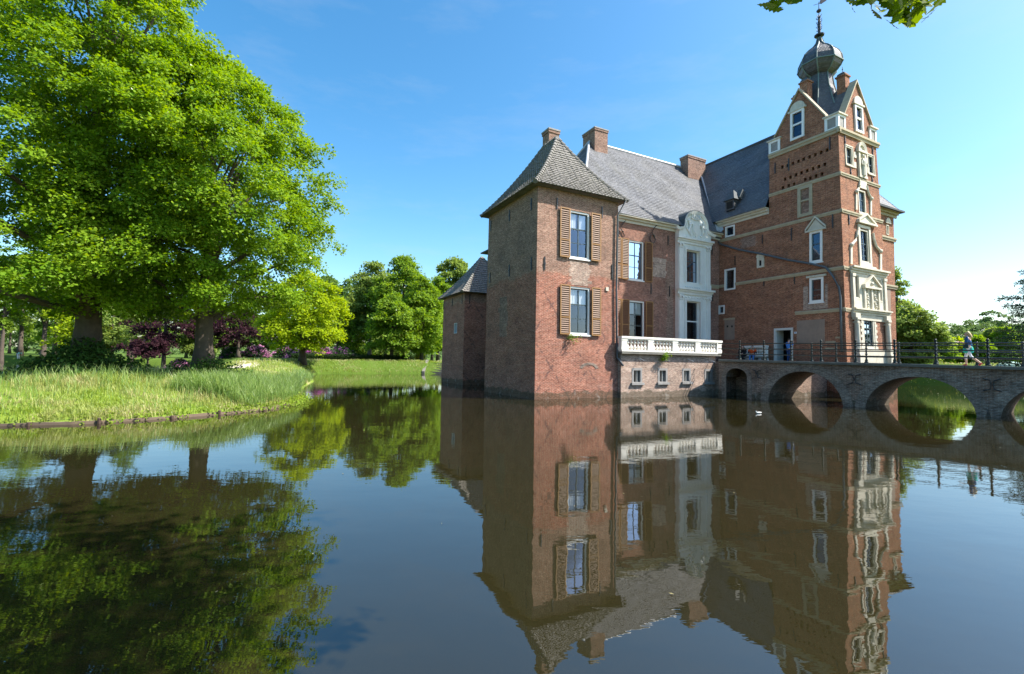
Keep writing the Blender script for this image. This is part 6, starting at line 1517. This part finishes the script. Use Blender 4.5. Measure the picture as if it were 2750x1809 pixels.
STAND = dict(pel=(0, 0, .93), chest=(0, 0, 1.28), neck=(0, 0, 1.47), head=(.02, 0, 1.60), shL=(0, .19, 1.41), shR=(0, -.19, 1.41), elL=(-.03, .24, 1.13), elR=(-.03, -.24, 1.13), wrL=(.05, .25, .88), wrR=(.05, -.25, .88),
             hpL=(0, .09, .88), hpR=(0, -.09, .88), knL=(.03, .1, .49), knR=(.03, -.1, .49), anL=(0, .11, .07), anR=(0, -.11, .07), toL=(.16, .12, .03), toR=(.16, -.12, .03))
WALK = dict(STAND, elR=(.02, -.25, 1.14), wrR=(.26, -.2, 1.2), elL=(.06, .24, 1.13), wrL=(.3, .12, 1.16), knR=(.12, -.09, .5), anR=(.10, -.1, .07), toR=(.26, -.1, .03), knL=(-.08, .09, .5), anL=(-.46, .1, .14), toL=(-.36, .1, .03), head=(.05, 0, 1.60), look=(1, 0, -.15))
toward = math.atan2(-BT[1], -BT[0])
def on_bridge(px, d):
    f_ = Face(BA + BN * d, BT, BN, world=True); a = f_.at(px, 950)[0]; p = f_.pt(a, ztop_b(a) - .04, 0); return p
p = on_bridge(2601, -1.6)
wk = person('woman with long blond hair in blue jacket and teal skirt walking across the bridge', p, toward, scale_j(WALK, .985), 1.68,
       [('leggings', cloth('white leggings', (.75, .75, .78, 1)), 'short_legs', -.012), ('skirt', cloth('teal skirt', (.02, .42, .36, 1)), 'skirt', 0), ('jacket', cloth('blue denim jacket', (.035, .10, .24, 1)), 'top', .005), ('shoe', cloth('red shoes', (.4, .06, .06, 1)), 'shoes', 0), ('shoulder_bag', cloth('dark bag', (.03, .05, .05, 1)), 'bag', 0)], M['hair_blond'], 'long')
b = MB(); b.loft([[(.36, -.12 + y, 1.17 + .0), (.52, -.12 + y, 1.24), (.52, -.12 + y, 1.255), (.36, -.12 + y, 1.185)] for y in (-.1, .12)]); ph = b.build('folded_leaflet', M['white_paint'], uv=False); ph.location = tuple(p); ph.rotation_euler = (0, 0, toward); tag(ph, 'white leaflet held by the walking woman', 'leaflet')
def court(px, d, y=950):
    a, z = FWL.at(px, y, d); q = FWL.pt(a, 2.42, d); w = O + EU * q[0] + EV * q[1]; return np.array([w[0], w[1], DZ - .045])
PHOTO = dict(STAND, elL=(.12, .27, 1.22), elR=(.12, -.27, 1.22), wrL=(.30, .10, 1.46), wrR=(.30, -.10, 1.46), head=(.05, 0, 1.60))
p = court(2119, 1.1); hd_ = math.atan2(EU[1], EU[0])
mn = person('man in bright blue shirt and jeans seen from behind at the open door', p, hd_ - .25, scale_j(PHOTO, 1.0), 1.74,
       [('jeans', cloth('blue jeans', (.03, .07, .20, 1)), 'legs', .0), ('shirt', cloth('bright blue shirt', (.06, .22, .62, 1)), 'top', .01), ('shoe', cloth('dark shoes', (.03, .03, .03, 1)), 'shoes', 0)], M['hair_dark'])
b = MB(); b.box(.32, .40, -.07, .07, 1.44, 1.54); b.lathe((.0, 0, 0), [(.001, 0), (.001, .001)], 4); cm = b.build('camera_body', M['iron'], uv=False); cm.location = tuple(p); cm.rotation_euler = (0, 0, hd_ - .25); tag(cm, 'small black camera raised by the man in blue', 'camera')
SIT = dict(pel=(0, 0, .5), chest=(.06, 0, .84), neck=(.1, 0, 1.02), head=(.14, 0, 1.15), shL=(.08, .19, .97), shR=(.08, -.19, .97), elL=(.2, .26, .72), elR=(.2, -.26, .72), wrL=(.42, .12, .64), wrR=(.42, -.12, .64),
           hpL=(.04, .1, .47), hpR=(.04, -.1, .47), knL=(.46, .14, .50), knR=(.46, -.14, .50), anL=(.5, .14, .07), anR=(.5, -.14, .07), toL=(.66, .15, .03), toR=(.66, -.15, .03))
SIT2 = dict(SIT, knL=(.45, .1, .42), knR=(.43, -.12, .46), anL=(.8, .16, .08), anR=(.72, -.1, .08), toL=(.93, .22, .12), toR=(.86, -.1, .12), chest=(.1, .02, .82), neck=(.17, .03, .99), head=(.24, .04, 1.11), look=(1, .2, -.4))
# stone seat and balustrade piece beside the wing wall
q0 = court(1991, 1.5); q1 = court(2058, 1.5); sd = (q1 - q0)[:2]; ln = np.linalg.norm(sd); ang = math.atan2(sd[1], sd[0])
se = empty('stone_bench', tuple(q0), ang); tag(se, 'long low stone ledge with two people sitting on it', 'bench')
b = MB(); b.box(-.3, ln, -.22, .24, .30, .42); b.build('seat', M['coping'], se); 
for x in (-.1, ln * .5, ln - .3): b = MB(); b.box(x, x + .25, -.18, .2, 0, .3); b.build('leg', M['coping'], se)
q2 = court(2005, .8); q3 = court(2058, .8); ln2 = np.linalg.norm((q3 - q2)[:2]); bb = empty('white_parapet', tuple(q2), ang); tag(bb, 'short white balustrade behind the seated pair at the wing wall', 'balustrade')
b = MB(); b.box(-.1, ln2 + .1, -.16, .16, 1.12, 1.27); b.build('top_rail', M['balustrade'], bb); b = MB(); b.box(-.1, ln2 + .1, -.15, .15, 0, .2); b.build('base_rail', M['balustrade'], bb)
for x in (0, ln2 - .2): b = MB(); b.box(x, x + .28, -.13, .13, .2, 1.12); b.build('pedestal', M['balustrade'], bb)
for k in range(6): b = MB(); x = .42 + (ln2 - .75) * k / 5; b.lathe((x, 0, .2), [(.1, 0), (.06, .06), (.115, .2), (.1, .3), (.05, .5), (.05, .54), (.1, .66), (.1, .75), (.05, .82), (.1, .92)], 10); b.build('baluster', M['balustrade'], bb)
p = court(1997, 1.5); outw = math.atan2(-EU[1], -EU[0])
person('person in black coat hunched on the stone ledge', p, outw + .2, SIT, 1.7, [('trousers', cloth('black trousers', (.015, .015, .018, 1)), 'legs', .0), ('coat', cloth('black coat', (.012, .012, .014, 1)), 'top_long', .03), ('shoe', cloth('pale red shoes', (.55, .2, .2, 1)), 'shoes', 0)], M['hair_dark'], 'long')
p = court(2021, 1.5)
person('person in orange top and jeans leaning forward on the stone ledge', p, outw + .5, SIT2, 1.7, [('jeans', cloth('mid blue jeans', (.06, .14, .32, 1)), 'legs', .0), ('jacket', cloth('dark jacket', (.02, .02, .025, 1)), 'top_long', .005), ('orange_top', cloth('orange top', (.60, .09, .02, 1)), 'top', .012), ('shoe', cloth('pale shoes', (.5, .48, .45, 1)), 'shoes', 0)], M['hair_dark'])
# bending figure by the far canal
BEND = dict(STAND, pel=(-.1, 0, .86), chest=(.22, 0, 1.06), neck=(.40, 0, 1.12), head=(.53, 0, 1.12), shL=(.32, .19, 1.06), shR=(.32, -.19, 1.06), elL=(.36, .22, .80), elR=(.36, -.22, .80), wrL=(.46, .16, .55), wrR=(.46, -.16, .55), hpL=(-.1, .1, .84), hpR=(-.1, -.1, .84), knL=(-.02, .1, .47), knR=(-.02, -.1, .47), look=(1, 0, -.6))
x, y = px_ground(50, 100.6)
person('person in white clothes bending over beside the far canal', (x, y, gh(x, y)), -.2, scale_j(BEND, 1.25), 1.9, [('trousers', cloth('white trousers', (.8, .8, .8, 1)), 'legs', .03), ('shirt', cloth('pale turquoise shirt', (.45, .80, .78, 1)), 'top', .03), ('shoe', M['white leggings'], 'shoes', 0)], M['hair_dark'])

# pale green parasol beyond the bridge
x, y = px_ground(2716, 44); z = gh(x, y); ps = empty('garden_parasol', (x, y, z)); tag(ps, 'pale mint green domed parasol low behind the bridge', 'parasol')
zt = HC + (hz(2716) - 971) / FPX * y - z
b = MB(); b.lathe((0, 0, zt - .42), [(1.05, 0), (.98, .12), (.75, .27), (.4, .38), (.03, .43)], 16); b.build('canopy', cloth('mint canvas', (.50, .74, .64, 1)), ps); b = MB(); b.lathe((0, 0, -.1), [(.03, 0), (.03, zt)], 8); b.build('pole', M['grey_paint'], ps)

# duck on the water
dp = at_z(2036.5, 1110, 0); dk = empty('duck', (dp[0], dp[1], 0), math.pi); dk.scale = (.55, .55, .55); tag(dk, 'white duck with dark head swimming below the bridge', 'duck')
DUCK = .55
skin_obj('body', [(-.02, 0, .05), (.12, 0, .06), (-.16, 0, .07), (-.27, 0, .11), (.19, 0, .14), (.20, 0, .22), (.24, 0, .245)], [(0, 1), (0, 2), (2, 3), (1, 4), (4, 5), (5, 6)], [(.115, .09), (.085, .075), (.09, .07), (.025, .02), .035, .04, .042], plain('white feathers', (.75, .75, .72, 1), .6), dk)
skin_obj('head_plumage', [(.20, 0, .20), (.215, 0, .25), (.25, 0, .25)], [(0, 1), (1, 2)], [.04, .05, .042], M['iron'], dk); b = MB(); b.tube([(.28, 0, .245), (.35, 0, .232)], [.02, .012], 6); b.build('bill', M['gorse'] if 'gorse' in M else M['shutter'], dk, uv=False)
# small weeds on masonry
wd = empty('wall_weed', tuple(O + EU * FTN.pt(9.3, 2.7)[0] + EV * FTN.pt(9.3, 2.7)[1] + np.array([0, 0, 2.66]))); tag(wd, 'tuft of green weeds hanging from the terrace cornice', 'weeds')
cs = np.stack([rng.normal(0, .16, 26) * EU[0] - EV[0] * .25, rng.normal(0, .16, 26) * EU[1] - EV[1] * .25, rng.uniform(-.25, .15, 26)], 1); np_mesh('leaves', leaf_quads(cs, np.tile([[-EV[0], -EV[1], .2]], (26, 1)), 9, .1, .08, .5, 91), 4, LM['lime'], wd)
q = F1N.pt(*F1N.at(1530, 903), .06); wd = empty('wall_weed', tuple(O + EU * q[0] + EV * q[1] + np.array([0, 0, q[2]]))); tag(wd, 'weeds growing under the lower window of the corner tower', 'weeds')
cs = np.stack([rng.normal(0, .28, 26) * EU[0], rng.normal(0, .28, 26) * EU[1], rng.uniform(-.2, .06, 26)], 1); np_mesh('leaves', leaf_quads(cs, np.tile([[-EV[0], -EV[1], .2]], (26, 1)), 9, .1, .07, .5, 93), 4, LM['olive'], wd)

# ------------------------------------------------------------------ light
ELEV = R(49.0); SD = .8286 * EU - .56 * EV; SD = SD / np.linalg.norm(SD); az = math.atan2(SD[0], SD[1])   # clockwise from +Y
w = bpy.data.worlds.new('World'); bpy.context.scene.world = w; w.use_nodes = True; nt = w.node_tree
sky = nt.nodes.new('ShaderNodeTexSky'); sky.sky_type = 'NISHITA'; sky.sun_disc = False; sky.sun_elevation = ELEV; sky.sun_rotation = az; sky.air_density = 1.0; sky.dust_density = 1.4; sky.ozone_density = 1.0; sky.altitude = 0
hs = nt.nodes.new('ShaderNodeHueSaturation'); hs.inputs['Saturation'].default_value = 1.38; hs.inputs['Hue'].default_value = .490; wg = N(nt); gc = wg.n('ShaderNodeTexCoord').outputs['Generated']; wn = wg.noise(wg.mapv(gc, (2.2, 3.4, 9.0)), 1.6, 7, .62)
wc = wg.mix(wg.math('MULTIPLY', wg.ramp(wn, .50, .78), .13), sky.outputs[0], (3.0, 3.1, 3.2, 1)); nt.links.new(wc, hs.inputs['Color']); nt.links.new(hs.outputs[0], nt.nodes['Background'].inputs[0]); nt.nodes['Background'].inputs[1].default_value = .128
sl = bpy.data.lights.new('sun', 'SUN'); sl.energy = 5.0; sl.angle = R(.53); sl.color = (1, .95, .86); so = bpy.data.objects.new('sun', sl); C.objects.link(so)
dv = Vector((SD[0] * math.cos(ELEV), SD[1] * math.cos(ELEV), math.sin(ELEV))); so.rotation_euler = dv.to_track_quat('Z', 'Y').to_euler(); so.location = (60, -10, 80)
sc = bpy.context.scene; sc.view_settings.view_transform = 'Standard'; sc.view_settings.look = 'None'; sc.view_settings.exposure = 1.17; sc.view_settings.gamma = 1
sc.render.engine = 'CYCLES'; sc.cycles.max_bounces = 8; sc.cycles.transparent_max_bounces = 8; sc.cycles.use_denoising = True
try: sc.cycles.denoiser = 'OPENIMAGEDENOISE'
except Exception: pass
sc.cycles.caustics_reflective = False; sc.cycles.caustics_refractive = False
